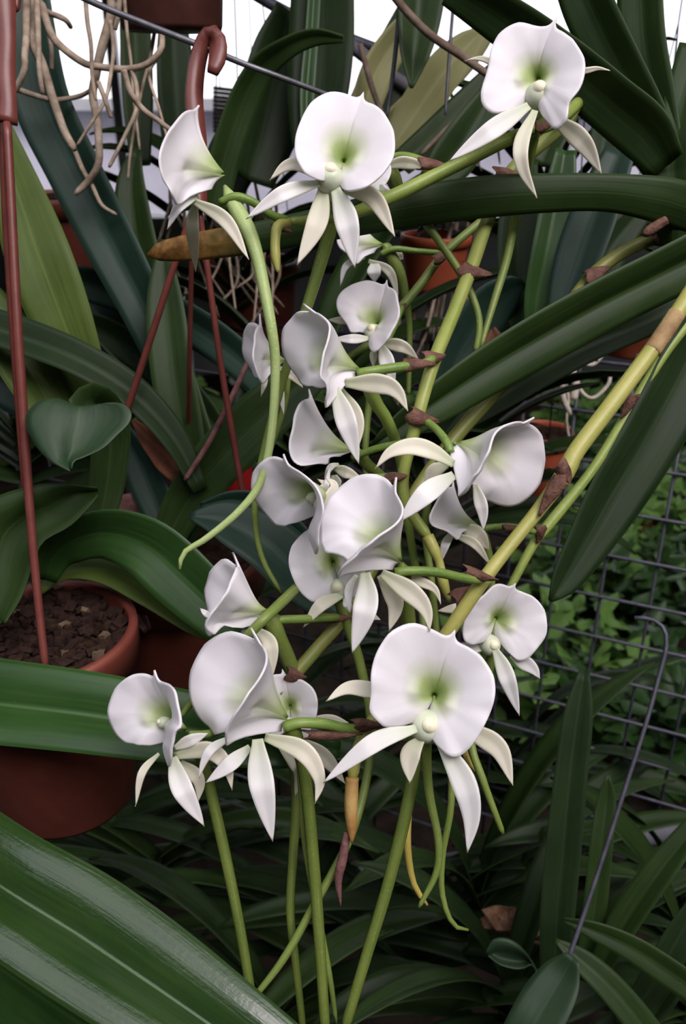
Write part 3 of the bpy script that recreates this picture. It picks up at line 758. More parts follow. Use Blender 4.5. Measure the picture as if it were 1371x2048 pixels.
# ------------------------------------------------------------------ aerial roots at top left
ro = thing('aerial_roots', 'tangle of bare beige aerial roots hanging at the top left', 'roots', P(150, -30, .56))
ROOTS = [
    ([(55, -30), (54, 30), (52, 70), (51, 110), (48, 140), (30, 185)], 13), ([(66, -30), (63, 40), (66, 80), (85, 130), (108, 200), (130, 262), (150, 300)], 17), ([(82, 10), (100, 60), (120, 90), (165, 125), (200, 134), (255, 138), (295, 128), (320, 98), (325, 60)], 13),
    ([(222, -30), (222, 30), (205, 95), (193, 150), (186, 190), (193, 240), (199, 290), (196, 330), (176, 362), (150, 389)], 15), ([(38, 180), (75, 192), (112, 200), (160, 192), (185, 178)], 9), ([(247, 140), (262, 185), (285, 218), (315, 240), (345, 262)], 10),
    ([(218, 40), (226, 95), (222, 150), (210, 200), (180, 250), (152, 292)], 7), ([(262, 138), (274, 175), (270, 220), (252, 270), (218, 335)], 8), ([(80, 5), (92, 22), (120, 34), (135, 42), (142, 56)], 10), ([(84, 20), (96, 60), (101, 100), (104, 140)], 9),
    ([(196, 165), (208, 195), (222, 236)], 8), ([(240, -30), (236, 20), (228, 60)], 9), ([(326, 60), (316, 110), (300, 150), (318, 220), (340, 300)], 6), ([(310, 40), (300, 110), (282, 190), (262, 300), (255, 360)], 6), ([(150, 298), (166, 340), (185, 370), (205, 410), (235, 430)], 8),
    ([(72, -25), (78, 70), (80, 140), (86, 190)], 10), ([(168, -25), (176, 40), (182, 90), (184, 150), (190, 200)], 8), ([(246, -25), (252, 60), (262, 120), (268, 200), (280, 300)], 6),
]
for i, (pts, w) in enumerate(ROOTS):
    dd = .56 + .012 * (i % 5)
    n_ = len(pts)
    px_tube('root', [(x + rng.uniform(-2, 2), y, dd + .006 * math.sin(k * 1.3 + i), w * 1.3 * (1 - .35 * k / n_)) for k, (x, y) in enumerate(pts)], M['root'], ro, n=34, sides=8)
ro2 = thing('aerial_roots', 'thin pale dry roots hanging behind the upper centre flowers', 'roots', P(480, 420, .82))
for i in range(22):
    x = rng.uniform(330, 560); y = rng.uniform(330, 430); dd = rng.uniform(.78, .9)
    px_tube('root', [(x, y, dd, 7), (x + rng.uniform(-20, 20), y + 60, dd, 7), (x + rng.uniform(-35, 35), y + 140, dd, 6), (x + rng.uniform(-50, 50), y + rng.uniform(170, 280), dd, 4)], M['root'], ro2, n=16, sides=6)
ro3 = thing('aerial_roots', 'pale root clump dangling beside the orange pot right of centre', 'roots', P(1130, 690, .78))
for pts, w in [([(1150, 700), (1130, 740), (1125, 790), (1140, 830)], 12), ([(1140, 712), (1180, 730), (1205, 710), (1217, 690), (1205, 680)], 8), ([(1145, 730), (1160, 780), (1185, 796), (1215, 770), (1220, 745)], 8), ([(1135, 720), (1120, 690), (1112, 700)], 8), ([(1130, 760), (1136, 800), (1132, 840), (1138, 880)], 6),
               ([(1128, 730), (1150, 760), (1146, 800)], 16), ([(1120, 735), (1118, 715), (1114, 705)], 6), ([(1135, 700), (1140, 690), (1145, 685)], 8)]:
    px_tube('root', [(x, y, .78, w) for x, y in pts], M['root_pale'], ro3, n=18, sides=7)
px_tube('stub', [(1210, 640, .76, 18), (1175, 690, .77, 20), (1140, 730, .78, 22), (1128, 770, .78, 16)], M['stem_b'], ro3, n=14, sides=8)
ro4 = thing('aerial_roots', 'greyish dry roots hanging behind the central stalk', 'roots', P(880, 430, .85))
for i in range(16):
    x = rng.uniform(840, 960); y = rng.uniform(420, 470); dd = rng.uniform(.8, .9); s = rng.uniform(-.35, -.1)
    px_tube('root', [(x, y, dd, 8), (x + s * 100, y + 100, dd, 8), (x + s * 220, y + 220, dd, 7), (x + s * 330, y + rng.uniform(260, 360), dd, 5)], M['root'], ro4, n=16, sides=6)

ro5 = thing('aerial_roots', 'thin brown dry roots criss-crossing left of the top right flower', 'roots', P(900, 240, .76))
for i in range(14):
    x = rng.uniform(800, 980); y = rng.uniform(170, 240); dd = rng.uniform(.73, .82); s_ = rng.uniform(-.7, .5)
    px_tube('root', [(x, y, dd, 7), (x + s_ * 40, y + 40, dd, 7), (x + s_ * 90 + rng.uniform(-8, 8), y + 85, dd, 6), (x + s_ * 150, y + rng.uniform(110, 170), dd, 4)], M['wood'], ro5, n=16, sides=6)

# ------------------------------------------------------------------ rods, twigs, wire mesh
def rod(label, path, mat, cat='rod', name='hanging_rod', n=24):
    o = px_tube(name, path, M[mat], None, n=n, sides=10)
    return tag(o, label, cat)
rod('grey metal rod at the top left that carries the red plastic hook', [(60, -60, .50, 13), (180, 2, .50, 13), (300, 52, .50, 13), (410, 95, .50, 13), (480, 125, .51, 12), (570, 158, .52, 11), (720, 215, .55, 10)], 'wire')
rod('brownish twig crossing behind the top right flower', [(770, -30, .60, 16), (810, 20, .60, 16), (860, 70, .60, 16), (920, 110, .60, 16), (985, 155, .60, 14), (1060, 190, .61, 10)], 'wood', 'twig', 'twig')
rod('dark slanting support pipe between the two upper flowers', [(700, 90, .78, 26), (780, 150, .78, 26), (860, 200, .78, 26), (960, 250, .79, 24), (1100, 310, .80, 22)], 'pipe', 'pipe', 'support_pipe')
rod('dark bar across the bright gap at the top', [(480, -30, .80, 24), (560, 18, .80, 22), (640, 55, .80, 22), (760, 100, .8, 20)], 'wire_dark', 'bar', 'support_bar')
rod('thin upright wire left of the olive leaves', [(800, -20, .64, 10), (795, 60, .645, 10), (785, 150, .65, 9), (773, 235, .65, 7)], 'wire_dark', 'wire', 'plant_wire')
rod('thin upright wire right of the olive leaves', [(905, 20, .66, 7), (898, 110, .66, 7), (890, 230, .66, 6)], 'wire_dark', 'wire', 'plant_wire')
rod('bare grey stick leaning below the twig', [(985, 160, .66, 11), (930, 220, .66, 11), (880, 270, .66, 10), (840, 310, .66, 8)], 'wood', 'stick', 'dry_stick')
rod('dark hooked wire leaning across the mesh at lower right', [(1268, 1236, .60, 9), (1300, 1238, .598, 9), (1325, 1255, .595, 9), (1332, 1290, .592, 9), (1315, 1360, .59, 9), (1290, 1450, .585, 9), (1245, 1590, .578, 9), (1190, 1760, .57, 9), (1130, 1935, .56, 10)], 'wire_dark', 'wire hook', 'hook_wire', 40)
rod('grey pipe lying across the shade at lower right', [(640, 1750, 1.05, 42), (850, 1735, 1.04, 44), (1050, 1705, 1.02, 46), (1250, 1675, 1.0, 48), (1420, 1645, .98, 50)], 'pipe', 'pipe', 'grey_pipe')
rod('brown dead twig behind the large upper flower at right', [(720, 90, .70, 12), (745, 180, .70, 12), (775, 260, .70, 10), (790, 330, .70, 10)], 'wood', 'twig', 'twig')

def mesh_panel(label, x0, y0, d0, yaw, u0, u1, v0, v1, step, r, mat):
    """Welded wire panel: upright and level wires, each a part."""
    o = P(x0, y0, d0); h = np.array([math.cos(yaw), math.sin(yaw), 0.0]); z = np.array([0, 0, 1.0]); nrm = np.cross(h, z)
    t = thing('wire_mesh_panel', label, 'wire mesh', o + z * v0)
    k = math.ceil(u0 / step)
    while k * step <= u1:
        tube('wire', [o + h * k * step + z * v0, o + h * k * step + z * v1], r, M[mat], t, 6); k += 1
    k = math.ceil(v0 / step)
    while k * step <= v1:
        tube('wire', [o + h * u0 + z * k * step + nrm * r * 1.8, o + h * u1 + z * k * step + nrm * r * 1.8], r, M[mat], t, 6); k += 1
    return t
mesh_panel('dark welded wire mesh panel standing behind the flowers at right', 1200, 1190, .90, math.radians(-24), -.42, .36, -.50, .26, .05, .0019, 'wire_dark')
mesh_panel('dark welded wire mesh panel glimpsed at the left edge', 20, 860, .95, math.radians(-24), -.14, .30, -.45, .12, .05, .0015, 'wire_dark')

def chunk(label, x, y, d, s, seed):
    r = random.Random(seed); c = P(x, y, d); V, Fc = [], []
    n, m_ = 9, 7
    for i in range(m_):
        th = math.pi * i / (m_ - 1)
        for j in range(n):
            a = 2 * math.pi * j / n; q = 1 + r.uniform(-.28, .28)
            V.append(c + np.array([math.cos(a) * math.sin(th) * s * 1.5, math.sin(a) * math.sin(th) * s, math.cos(th) * s * .7]) * q)
    for i in range(m_ - 1):
        for j in range(n):
            Fc.append((i * n + j, i * n + (j + 1) % n, (i + 1) * n + (j + 1) % n, (i + 1) * n + j))
    return tag(make('bark_chunk', V, Fc, M['bark'], smooth=False), label, 'bark')
chunk('larger rough brown bark chunk left of the round-leaved seedling', 1010, 1838, .78, .014, 1)
chunk('smaller rough brown bark chunk beside the tall narrow leaf', 1072, 1862, .77, .010, 2)

bl = thing('reed_blind', 'small brown reed blind behind the red plastic hook', 'blind', P(470, 230, 1.6))
for i in range(11):
    px_tube('slat', [(426, 176 + i * 8.5, 1.6, 7), (520, 186 + i * 8.5, 1.6, 7)], M['bamboo'], bl, n=4, sides=6)
for x_ in (440, 505):
    q_ = P(x_, 178, 1.6); tube('cord', [q_, np.array([q_[0], q_[1], 2.036])], .0012, M['wire_dark'], bl, 5)

# ------------------------------------------------------------------ weeds and small greenery beyond the mesh
def leafy(label, pos, h, spread, n, ls, mat, seed):
    r = random.Random(seed); V, Fc, U, W_ = [], [], [], []
    pos = np.array(pos, float)
    t = thing('leafy_weed', label, 'weed', pos, 'small leafy weeds on the ground beyond the mesh')
    for i in range(n):
        a = r.uniform(0, 6.283); q = spread * math.sqrt(r.random()); zz = h * r.uniform(.1, 1)
        o = pos + np.array([math.cos(a) * q, math.sin(a) * q, zz])
        d1 = np.array([r.uniform(-1, 1), r.uniform(-1, 1), r.uniform(-.3, .6)]); d1 /= np.linalg.norm(d1)
        d2 = np.cross(d1, [r.uniform(-.4, .4), r.uniform(-.4, .4), 1]); d2 /= np.linalg.norm(d2); d3 = np.cross(d1, d2)
        L = ls * r.uniform(.6, 1.3); w = L * .28; b = len(V)
        for (s, v, e) in ((0, 0, 0), (.35, -1, .05), (.35, 1, .05), (.42, 0, -.06), (.75, -.7, .02), (.75, .7, .02), (1, 0, -.12)):
            V.append(o + d1 * L * s + d2 * w * v + d3 * L * e); U.append(s); W_.append(v)
        for f in ((0, 3, 1), (0, 2, 3), (1, 3, 4), (3, 2, 5), (3, 6, 4), (3, 5, 6)): Fc.append(tuple(b + k for k in f))
    make('foliage', V, Fc, M[mat], t, {'u': U, 'v': W_})
    tube('stem', [pos, pos + np.array([0.01, 0, h * .5]), pos + np.array([0, 0, h * .9])], [.004, .003, .001], M['stem_g'], t, 6)
    return t
wr = random.Random(3)
WL = ['by the right edge', 'behind the mesh hook', 'under the long right leaf', 'beyond the pale roots', 'near the small orange pot', 'at the far left', 'behind the red pot', 'low at the centre', 'beyond the big lower flower', 'at the far right back', 'below the small orange pot', 'near the white wall']
WP = [(1330, 1050), (1290, 1420), (1180, 1120), (1180, 800), (1240, 960), (60, 830), (300, 660), (560, 600), (1100, 1330), (1330, 760), (1250, 1180), (860, 680)]
for i, (lb, (x, y)) in enumerate(zip(WL, WP)):
    v = P(x, y, 1.0) - CAM; k = (0.10 - CAM[2]) / v[2]; q = CAM + v * min(k, 3.3); q[2] = 0.0
    leafy('bright small-leaved green weed growing ' + lb, q, .22, .20, 260, .07, ['leaf_weed', 'leaf_mid', 'leaf_weed'][i % 3], 50 + i)

# ------------------------------------------------------------------ the orchid flower
PH = np.radians([0, 2.2, 5, 10, 30, 52, 76, 100, 124, 144, 158, 168, 178])
PR = np.array([1.02, 0.945, 0.915, 0.92, 1.02, 1.06, 1.02, 0.98, 0.98, 0.95, 0.76, 0.54, 0.34])
PD = np.array([0.48, 0.48, 0.49, 0.50, 0.60, 0.74, 0.86, 0.92, 0.92, 0.86, 0.66, 0.40, 0.16])

def lip_local(phi, s, dscale, lobe=1.0):
    """Shell-shaped lip, throat at the origin: x right, u up, w towards the open side (unit = lip radius)."""
    a = np.abs(phi)
    r = np.interp(a, PH, PR) * s
    r = r * np.where(phi < 0, 1 - (1 - lobe) * np.exp(-((a - 2.58) / 0.42) ** 2), 1.0)
    d = np.interp(a, PH, PD) * dscale * (1 - np.exp(-1.9 * s)) / (1 - math.exp(-1.9))
    d = d + 0.13 * np.exp(-((s - 0.27) / 0.11) ** 2) * np.exp(-((a - 1.75) / 0.55) ** 2)     # two rounded ridges beside the throat slot
    return np.stack([r * np.sin(phi), r * np.cos(phi), d], -1)

def rot(yaw, pitch, roll):
    cy, sy = math.cos(yaw), math.sin(yaw); cp, sp = math.cos(pitch), math.sin(pitch); cr, sr = math.cos(roll), math.sin(roll)
    Ry = np.array([[cy, 0, -sy], [0, 1, 0], [sy, 0, cy]])
    Rx = np.array([[1, 0, 0], [0, cp, sp], [0, -sp, cp]])
    Rz = np.array([[cr, sr, 0], [-sr, cr, 0], [0, 0, 1]])
    return Rz @ Ry @ Rx

def fit_lip(fl):
    """Pose (position, size, turn) of the lip from a few measured points of its rim."""
    pts, phi, wt = [], [], []
    pts.append(fl['apex']); phi.append(0.0); wt.append(1.2)
    for key, sg in (('L', -1), ('R', 1)):
        lst = fl.get(key)
        if not lst: continue
        a, b = fl.get(key + 'r', (16, 150))
        for i, q in enumerate(lst):
            pts.append(q); phi.append(sg * math.radians(a + (b - a) * i / max(1, len(lst) - 1))); wt.append(1.0)
    pts = np.array(pts, float); phi = np.array(phi); wt = np.array(wt)
    T = np.array(fl['T'], float)
    ext = max(np.ptp(pts[:, 0]), np.ptp(pts[:, 1]))
    yaw0, pit0, rol0 = [math.radians(k) for k in fl['pose']]
    par = np.array([T[0], T[1], math.log(ext * 0.52), yaw0, pit0, rol0, 0.0])
    def proj(par, phi, s):
        R = rot(par[3], par[4], par[5]); k = math.exp(par[2])
        q = (lip_local(phi, s, math.exp(par[6]), fl.get('lobe', 1.0)) @ R.T) * k
        return np.stack([par[0] + q[..., 0], par[1] - q[..., 1], q[..., 2]], -1)
    def res(par, phi):
        q = proj(par, phi, np.ones_like(phi))
        e = ((q[:, :2] - pts) * wt[:, None]).ravel()
        return np.concatenate([e, (par[:2] - T) * 1.2, [(par[3] - yaw0) * 45, (par[4] - pit0) * 45, (par[5] - rol0) * 30, par[6] * 60, (par[2] - math.log(ext * 0.52)) * 60]])
    grid = np.radians(np.linspace(6, 172, 167))
    for rnd in range(6):
        for it in range(12):
            r0 = res(par, phi); J = np.zeros((len(r0), 7))
            for k in range(7):
                h = np.zeros(7); h[k] = 1e-4 if k > 1 else 1e-2
                J[:, k] = (res(par + h, phi) - r0) / h[k]
            st = np.linalg.solve(J.T @ J + 1e-3 * np.diag(np.diag(J.T @ J)), -J.T @ r0)
            par = par + np.clip(st, -np.array([25, 25, .2, .25, .25, .25, .2]), np.array([25, 25, .2, .25, .25, .25, .2]))
        if rnd < 5:
            for i in range(1, len(phi)):
                sg = np.sign(phi[i]); q = proj(par, sg * grid, np.ones_like(grid))
                c = np.hypot(q[:, 0] - pts[i, 0], q[:, 1] - pts[i, 1]) + 0.25 * math.exp(par[2]) * np.abs(grid - abs(phi[i]))
                phi[i] = sg * grid[int(np.argmin(c))]
    src = proj(par, phi, np.ones_like(phi))[:, :2]
    src = np.vstack([src, proj(par, np.array([0.0]), np.array([0.0]))[:, :2]])
    dst = np.vstack([pts, T])
    return par, proj, src, dst

def tps(src, dst, scale, lam=0.02):
    s = src / scale; n = len(s)
    def U(a, b):
        r = np.sqrt(((a[:, None] - b[None]) ** 2).sum(-1)) + 1e-9
        return r * r * np.log(r)
    K = U(s, s) + lam * np.eye(n)
    Pm = np.hstack([np.ones((n, 1)), s])
    A = np.block([[K, Pm], [Pm.T, np.zeros((3, 3))]])
    W = np.linalg.solve(A, np.vstack([(dst - src), np.zeros((3, 2))]))
    def f(q):
        z = q / scale
        return q + U(z, s) @ W[:n] + np.hstack([np.ones((len(z), 1)), z]) @ W[n:]
    return f

PHIS = np.concatenate([np.linspace(-177, -13, 38), np.linspace(-10, -4, 4), np.linspace(-2.2, 2.2, 5), np.linspace(4, 10, 4), np.linspace(13, 177, 38)])

def petal_profile(t):
    a = 0.42 + 0.58 * np.sin(np.clip(t / 0.42, 0, 1) * math.pi / 2) ** 1.3
    b = 1 - np.clip((t - 0.40) / 0.60, 0, 1) ** 1.7
    return a * np.clip(b, 0.015, 1)

def petal(name, pts, w, d, dz, mat, parent, tilt=0.0, keel=0.25, curl=0.0):
    n = 22
    c = catmull([(x, y) for x, y in pts], n)
    t = np.linspace(0, 1, n)
    dep = d + np.interp(t, np.linspace(0, 1, len(dz)), dz)
    p = np.array([P(c[i, 0], c[i, 1], dep[i]) for i in range(n)])
    half = 0.5 * w * petal_profile(t) * dep / FPX
    g = blade_grid(p, half, tilt, keel * 0.5, 9, -keel * 0.35)
    return shell(name, g, 0.0011, mat, parent, 0.5)

FRONT = (0.000, -0.006, -0.003)
BACK = (0.012, 0.010, 0.013)

def build_flower(fl, spray):
    d = fl['d']
    par, proj, src, dst = fit_lip(fl)
    k = math.exp(par[2]); R = rot(par[3], par[4], par[5])
    warp = tps(src, dst, k)
    # lip
    S = np.concatenate([[0.03], np.linspace(0.09, 1.0, 17)])
    ph = np.radians(PHIS)
    pp, ss = np.meshgrid(ph, S)
    q = proj(par, pp.ravel(), ss.ravel())
    xy = warp(q[:, :2])
    # gentle edge ripple and the pointed tooth at the tip
    rim = np.clip((ss.ravel() - 0.55) / 0.45, 0, 1) ** 2
    ripple = rim * k * 0.018 * (np.sin(pp.ravel() * 9 + fl['d'] * 900) + 0.6 * np.sin(pp.ravel() * 17 + fl['d'] * 500))
    mean_w = float(np.mean(proj(par, ph, np.full_like(ph, 0.6))[:, 2]))
    z = q[:, 2] - mean_w + ripple
    ctr = np.array(fl['T'], float)
    tooth = np.exp(-(np.degrees(pp.ravel()) / 3.6) ** 2) * np.clip((ss.ravel() - 0.86) / 0.14, 0, 1)
    adir = np.array(fl['apex'], float) - ctr
    al = np.linalg.norm(adir) + 1e-6
    adir = (np.array(fl.get('tooth', adir / al)))
    xy = xy + tooth[:, None] * adir[None] * k * 0.02
    dep = d - z * d / FPX
    W = np.array([P(xy[i, 0], xy[i, 1], dep[i]) for i in range(len(xy))]).reshape(len(S), len(ph), 3)
    def loc(x, u, w):
        v = R @ np.array([x, u, w]) * k
        pt = warp(np.array([[par[0] + v[0], par[1] - v[1]]]))[0]
        return P(pt[0], pt[1], d - (v[2] - mean_w) * d / FPX)
    px2m = k * d / FPX
    # column: squat green-white knob with a cream cap, below the throat
    cc = loc(0, -0.04, 0.42)
    if fl.get('col') and abs(par[3]) < 0.62:
        cx, cy = fl['col']; dcol = d - (float((R @ np.array([0, -0.36, 0.36]))[2]) * k - mean_w) * d / FPX
        cc = P(cx, cy, dcol)
    basis = np.stack([RGT, UPV, -FWD])          # camera-aligned axes in world space
    fw = basis.T @ (R @ np.array([0.0, 0.25, 1.0])); fw /= np.linalg.norm(fw)
    upv = basis.T @ (R @ np.array([0.0, 1.0, 0.0]))
    r = (0.27 if abs(par[3]) < 0.62 else 0.12) * px2m
    prof = [(0.002 * r, -1.5 * r), (0.55 * r, -1.45 * r), (0.72 * r, -1.0 * r), (0.95 * r, -0.5 * r), (1.0 * r, 0.0), (0.93 * r, 0.45 * r), (0.72 * r, 0.8 * r), (0.40 * r, 0.98 * r), (0.002 * r, 1.02 * r)]
    fo = make('flower', *lathe_geo(prof, cc, fw, upv, 20), M['column'], spray)
    fo['label'] = fl['label']
    co = cc + fw * 0.72 * r + upv * 0.12 * r
    prof = [(0.002 * r, -0.4 * r), (0.42 * r, -0.3 * r), (0.50 * r, 0.05 * r), (0.40 * r, 0.36 * r), (0.2 * r, 0.5 * r), (0.002 * r, 0.53 * r)]
    make('anther_cap', *lathe_geo(prof, co, fw, upv, 16), M['cap'], fo)
    lv, lf, la = shell_geo(W, 0.0009, 0.3)
    la['u'] = np.concatenate([ss.ravel(), ss.ravel()])
    la['inner'] = np.concatenate([np.zeros(ss.size), np.ones(ss.size)])
    make('lip', lv, lf, M['lip'], fo, la)
    for pt in fl.get('petals', []):
        kind, pts, w = pt[0], pt[1], pt[2]
        dz = pt[3] if len(pt) > 3 else FRONT
        petal('petal' if kind == 'p' else 'sepal', pts, w, d, dz, M['petal' if kind == 'p' else 'sepal'], fo,
              tilt=pt[4] if len(pt) > 4 else 0.25)
    # funnel from the throat into the spur
    th = P(fl['T'][0], fl['T'][1], d + mean_w * d / FPX)
    if fl.get('spur'):
        sp = fl['spur']; sp = list(sp) if fl.get('free_spur') else [(fl['T'][0], fl['T'][1], d + mean_w * d / FPX * .8, sp[0][3] * .3)] + list(sp); mat = M[fl.get('spur_mat', 'spur')]
        o = px_tube('spur', sp, mat, fo, n=44, sides=9)
    if fl.get('ped'):
        px_tube('pedicel', fl['ped'], M['ped'], fo, n=20, sides=9)
    return fo

def bract(parent, x, y, d, ang, ln, w, mat='bract'):
    """Papery brown sheath at a node: a thin half-tube hugging the stalk, torn to a point at its free end."""
    n, cols = 14, 9
    g = np.zeros((n, cols, 3))
    rr = random.Random(int(x * 7 + y))
    bend = rr.uniform(-12, 12); ph = rr.uniform(0, 6)
    for i in range(n):
        t = i / (n - 1)
        a0 = math.radians(ang + bend * (t - .5)); ca, sa = math.cos(a0), math.sin(a0)
        wl = w * (0.85 * (1 - t ** 2.2) + 0.06)
        for j in range(cols):
            v = j / (cols - 1) - 0.5
            a = v * math.radians(200)
            fray = 0.10 * math.sin(7 * v + 5 * t + ph) + 0.05 * math.sin(19 * v + ph)
            off = math.sin(a) * wl / 2 * (1 + fray)
            dep = d - (math.cos(a) * wl * 0.42 * (1 + fray)) * d / FPX
            tt = t - .5 + 0.05 * math.sin(9 * v + ph) * (1 if t > .05 else 2)
            g[i, j] = P(x + ca * tt * ln - sa * off, y + sa * tt * ln + ca * off, dep)
    return shell('bract', g, 0.0004, M[mat], parent, 0.2)

FL = {}
FL['f1'] = dict(d=.385, pose=(0, 5, 10), apex=(1113, 34), L=[(1069, 54), (1038, 44), (1003, 62), (982, 96), (977, 130), (968, 160), (961, 185), (964, 212), (985, 227), (1017, 222)], Lr=(12, 148),
    R=[(1132, 70), (1156, 94), (1170, 136), (1158, 180), (1137, 204), (1134, 238), (1110, 261), (1099, 246)], T=(1078, 160), col=(1077, 195),
    petals=[('p', [(1056, 212), (990, 256), (897, 323)], 38), ('s', [(1069, 222), (1043, 283), (1045, 335), (1073, 396)], 31), ('s', [(1106, 236), (1164, 283), (1202, 347)], 38),
            ('s', [(1030, 150), (975, 121), (952, 117), (929, 122)], 13, BACK), ('s', [(1120, 150), (1172, 141), (1195, 137), (1219, 141)], 12, BACK)],
    spur=[(1078, 190, .405, 30), (1060, 300, .425, 24), (1032, 420, .455, 21), (1012, 520, .46, 18), (985, 610, .455, 15), (960, 695, .45, 11)],
    ped=[(1085, 205, .405, 18), (1075, 250, .41, 17), (1030, 275, .405, 18)], label='white orchid flower at top right, facing the camera against the bright sky')
FL['f2'] = dict(d=.375, pose=(8, 8, 8), apex=(727, 186), L=[(691, 188), (653, 186), (619, 208), (600, 244), (590, 279), (590, 309), (603, 336), (626, 356)], Lr=(12, 140),
    R=[(755, 214), (778, 244), (789, 282), (786, 316), (755, 358), (717, 379), (691, 383)], T=(687, 326), col=(660, 360),
    petals=[('p', [(637, 366), (565, 388), (491, 438)], 31), ('s', [(640, 356), (600, 330), (570, 333), (539, 360)], 26, (0.006, 0.004, 0.006)), ('s', [(647, 372), (634, 445), (594, 530)], 42, (0.004, 0.002, 0.004)),
            ('p', [(671, 380), (694, 445), (709, 535)], 48), ('s', [(688, 378), (748, 398), (789, 473)], 36, (0.002, 0.0, -0.002))],
    spur=[(668, 390, .392, 30), (667, 430, .40, 28), (645, 510, .405, 27), (605, 640, .41, 22), (565, 760, .42, 18), (528, 900, .43, 16), (509, 1010, .43, 14), (522, 1110, .43, 12), (562, 1186, .43, 9)],
    ped=[(690, 370, .40, 20), (730, 385, .41, 18), (770, 392, .405, 19)], label='large white orchid flower at upper centre with five spread pale petals')
FL['f3'] = dict(d=.385, pose=(80, 5, -8), apex=(400, 214), R=[(385, 217), (349, 248), (327, 282), (318, 320), (327, 362), (342, 381), (379, 393)], Rr=(8, 142), T=(451, 350),
    col=(420, 388), petals=[('p', [(395, 392), (357, 415), (334, 459)], 20), ('s', [(391, 405), (385, 453), (391, 543)], 26, (0.01, 0.025, 0.05)), ('s', [(387, 402), (452, 442), (497, 519)], 29, (0.0, -0.006, -0.008))],
    free_spur=True, spur=[(449, 372, .390, 8), (458, 392, .389, 26), (476, 424, .388, 34), (500, 470, .385, 31), (520, 540, .385, 26), (543, 660, .385, 22), (550, 740, .39, 20), (543, 860, .395, 18), (522, 960, .40, 17), (480, 1020, .40, 16), (415, 1075, .40, 14), (368, 1105, .40, 11), (359, 1138, .40, 9)],
    spur_mat='spur_pale', ped=[(440, 405, .388, 16), (471, 394, .386, 19), (505, 404, .388, 17), (543, 430, .392, 17), (577, 442, .396, 19)], label='white orchid flower at upper left, seen from the side, with a long curving spur')
FL['f4'] = dict(lobe=0.74, d=.382, pose=(55, 5, 0), apex=(604, 608), L=[(584, 637), (566, 655), (563, 688), (573, 724), (595, 753), (624, 770), (655, 770)], Lr=(14, 158),
    R=[(635, 628), (657, 644), (658, 666), (646, 710), (639, 757), (644, 801), (664, 786), (702, 756)], Rr=(12, 168), T=(722, 742),
    petals=[('s', [(690, 766), (763, 768), (795, 785), (815, 822)], 40, (0.0, -0.004, -0.004)), ('p', [(670, 778), (693, 845), (717, 927)], 42, (-.002, -.008, -.004)), ('s', [(680, 780), (712, 840), (712, 905)], 34, (0.006, 0.003, 0.004))],
    spur=[(728, 750, .39, 30), (748, 800, .40, 27), (776, 845, .41, 24), (800, 920, .425, 20), (815, 1040, .43, 17), (832, 1150, .44, 16), (850, 1300, .43, 15), (838, 1450, .42, 15), (822, 1570, .41, 15), (814, 1680, .40, 15), (826, 1765, .40, 13), (854, 1810, .40, 9)], spur_mat='spur_grad',
    ped=[(715, 748, .385, 22), (745, 742, .384, 20), (800, 734, .388, 20), (847, 727, .394, 18), (868, 716, .398, 20)], label='white orchid flower in mid height, side-on, joined to the central stalk')
FL['f5'] = dict(d=.45, pose=(25, 5, 12), apex=(773, 561), L=[(759, 567), (734, 561), (705, 569), (682, 584), (672, 603), (676, 626), (692, 646), (717, 663)], Lr=(12, 140),
    R=[(784, 576), (796, 608), (799, 628), (786, 658), (767, 688), (745, 706)], T=(757, 652), col=(747, 668),
    petals=[('s', [(700, 645), (680, 641), (655, 640)], 15, BACK), ('p', [(737, 677), (702, 678), (664, 678)], 19), ('s', [(760, 686), (804, 693), (836, 718)], 26), ('p', [(762, 692), (774, 725), (789, 768)], 31), ('s', [(747, 695), (746, 735)], 16, (.004, .004, .004))],
    spur=[(765, 690, .465, 20), (740, 790, .48, 16), (730, 900, .48, 14), (735, 1000, .48, 12)], ped=[(770, 690, .465, 14), (790, 650, .47, 13), (803, 612, .475, 14)],
    label='pale lavender-white orchid flower set back between the stalks at centre')
FL['f6'] = dict(d=.49, pose=(70, 5, -10), apex=(728, 440), R=[(700, 448), (680, 462), (674, 478), (680, 497), (697, 507), (729, 513)], Rr=(12, 142), T=(768, 490), col=(752, 503),
    petals=[('p', [(729, 514), (692, 532), (680, 572)], 14), ('s', [(737, 522), (779, 544), (796, 598)], 18), ('p', [(747, 525), (749, 565)], 28), ('s', [(785, 505), (806, 518)], 20, BACK)],
    spur=[(770, 495, .492, 26), (796, 540, .495, 24), (809, 589, .50, 18), (818, 658, .505, 13), (816, 790, .51, 10)], ped=[(762, 508, .49, 13), (789, 498, .488, 13), (830, 502, .49, 12), (880, 506, .49, 12)],
    label='small white orchid flower half hidden below the brown-tipped strap leaf')
FL['f7'] = dict(lobe=0.74, d=.44, pose=(70, 5, 5), apex=(520, 625), L=[(500, 644), (486, 680), (487, 713), (504, 739), (530, 748)], Lr=(18, 150), R=[(518, 655), (508, 690), (505, 715), (514, 748), (545, 742)], Rr=(18, 150), T=(572, 722),
    petals=[('s', [(533, 750), (522, 792)], 11), ('p', [(555, 742), (567, 828)], 15), ('s', [(560, 736), (585, 752), (605, 775)], 17)], spur=[(572, 725, .445, 18), (570, 800, .45, 14), (540, 900, .46, 12)],
    ped=[(575, 728, .445, 12), (620, 735, .46, 11), (690, 720, .47, 11)], label='small white orchid flower behind the long hanging spur at left of centre')
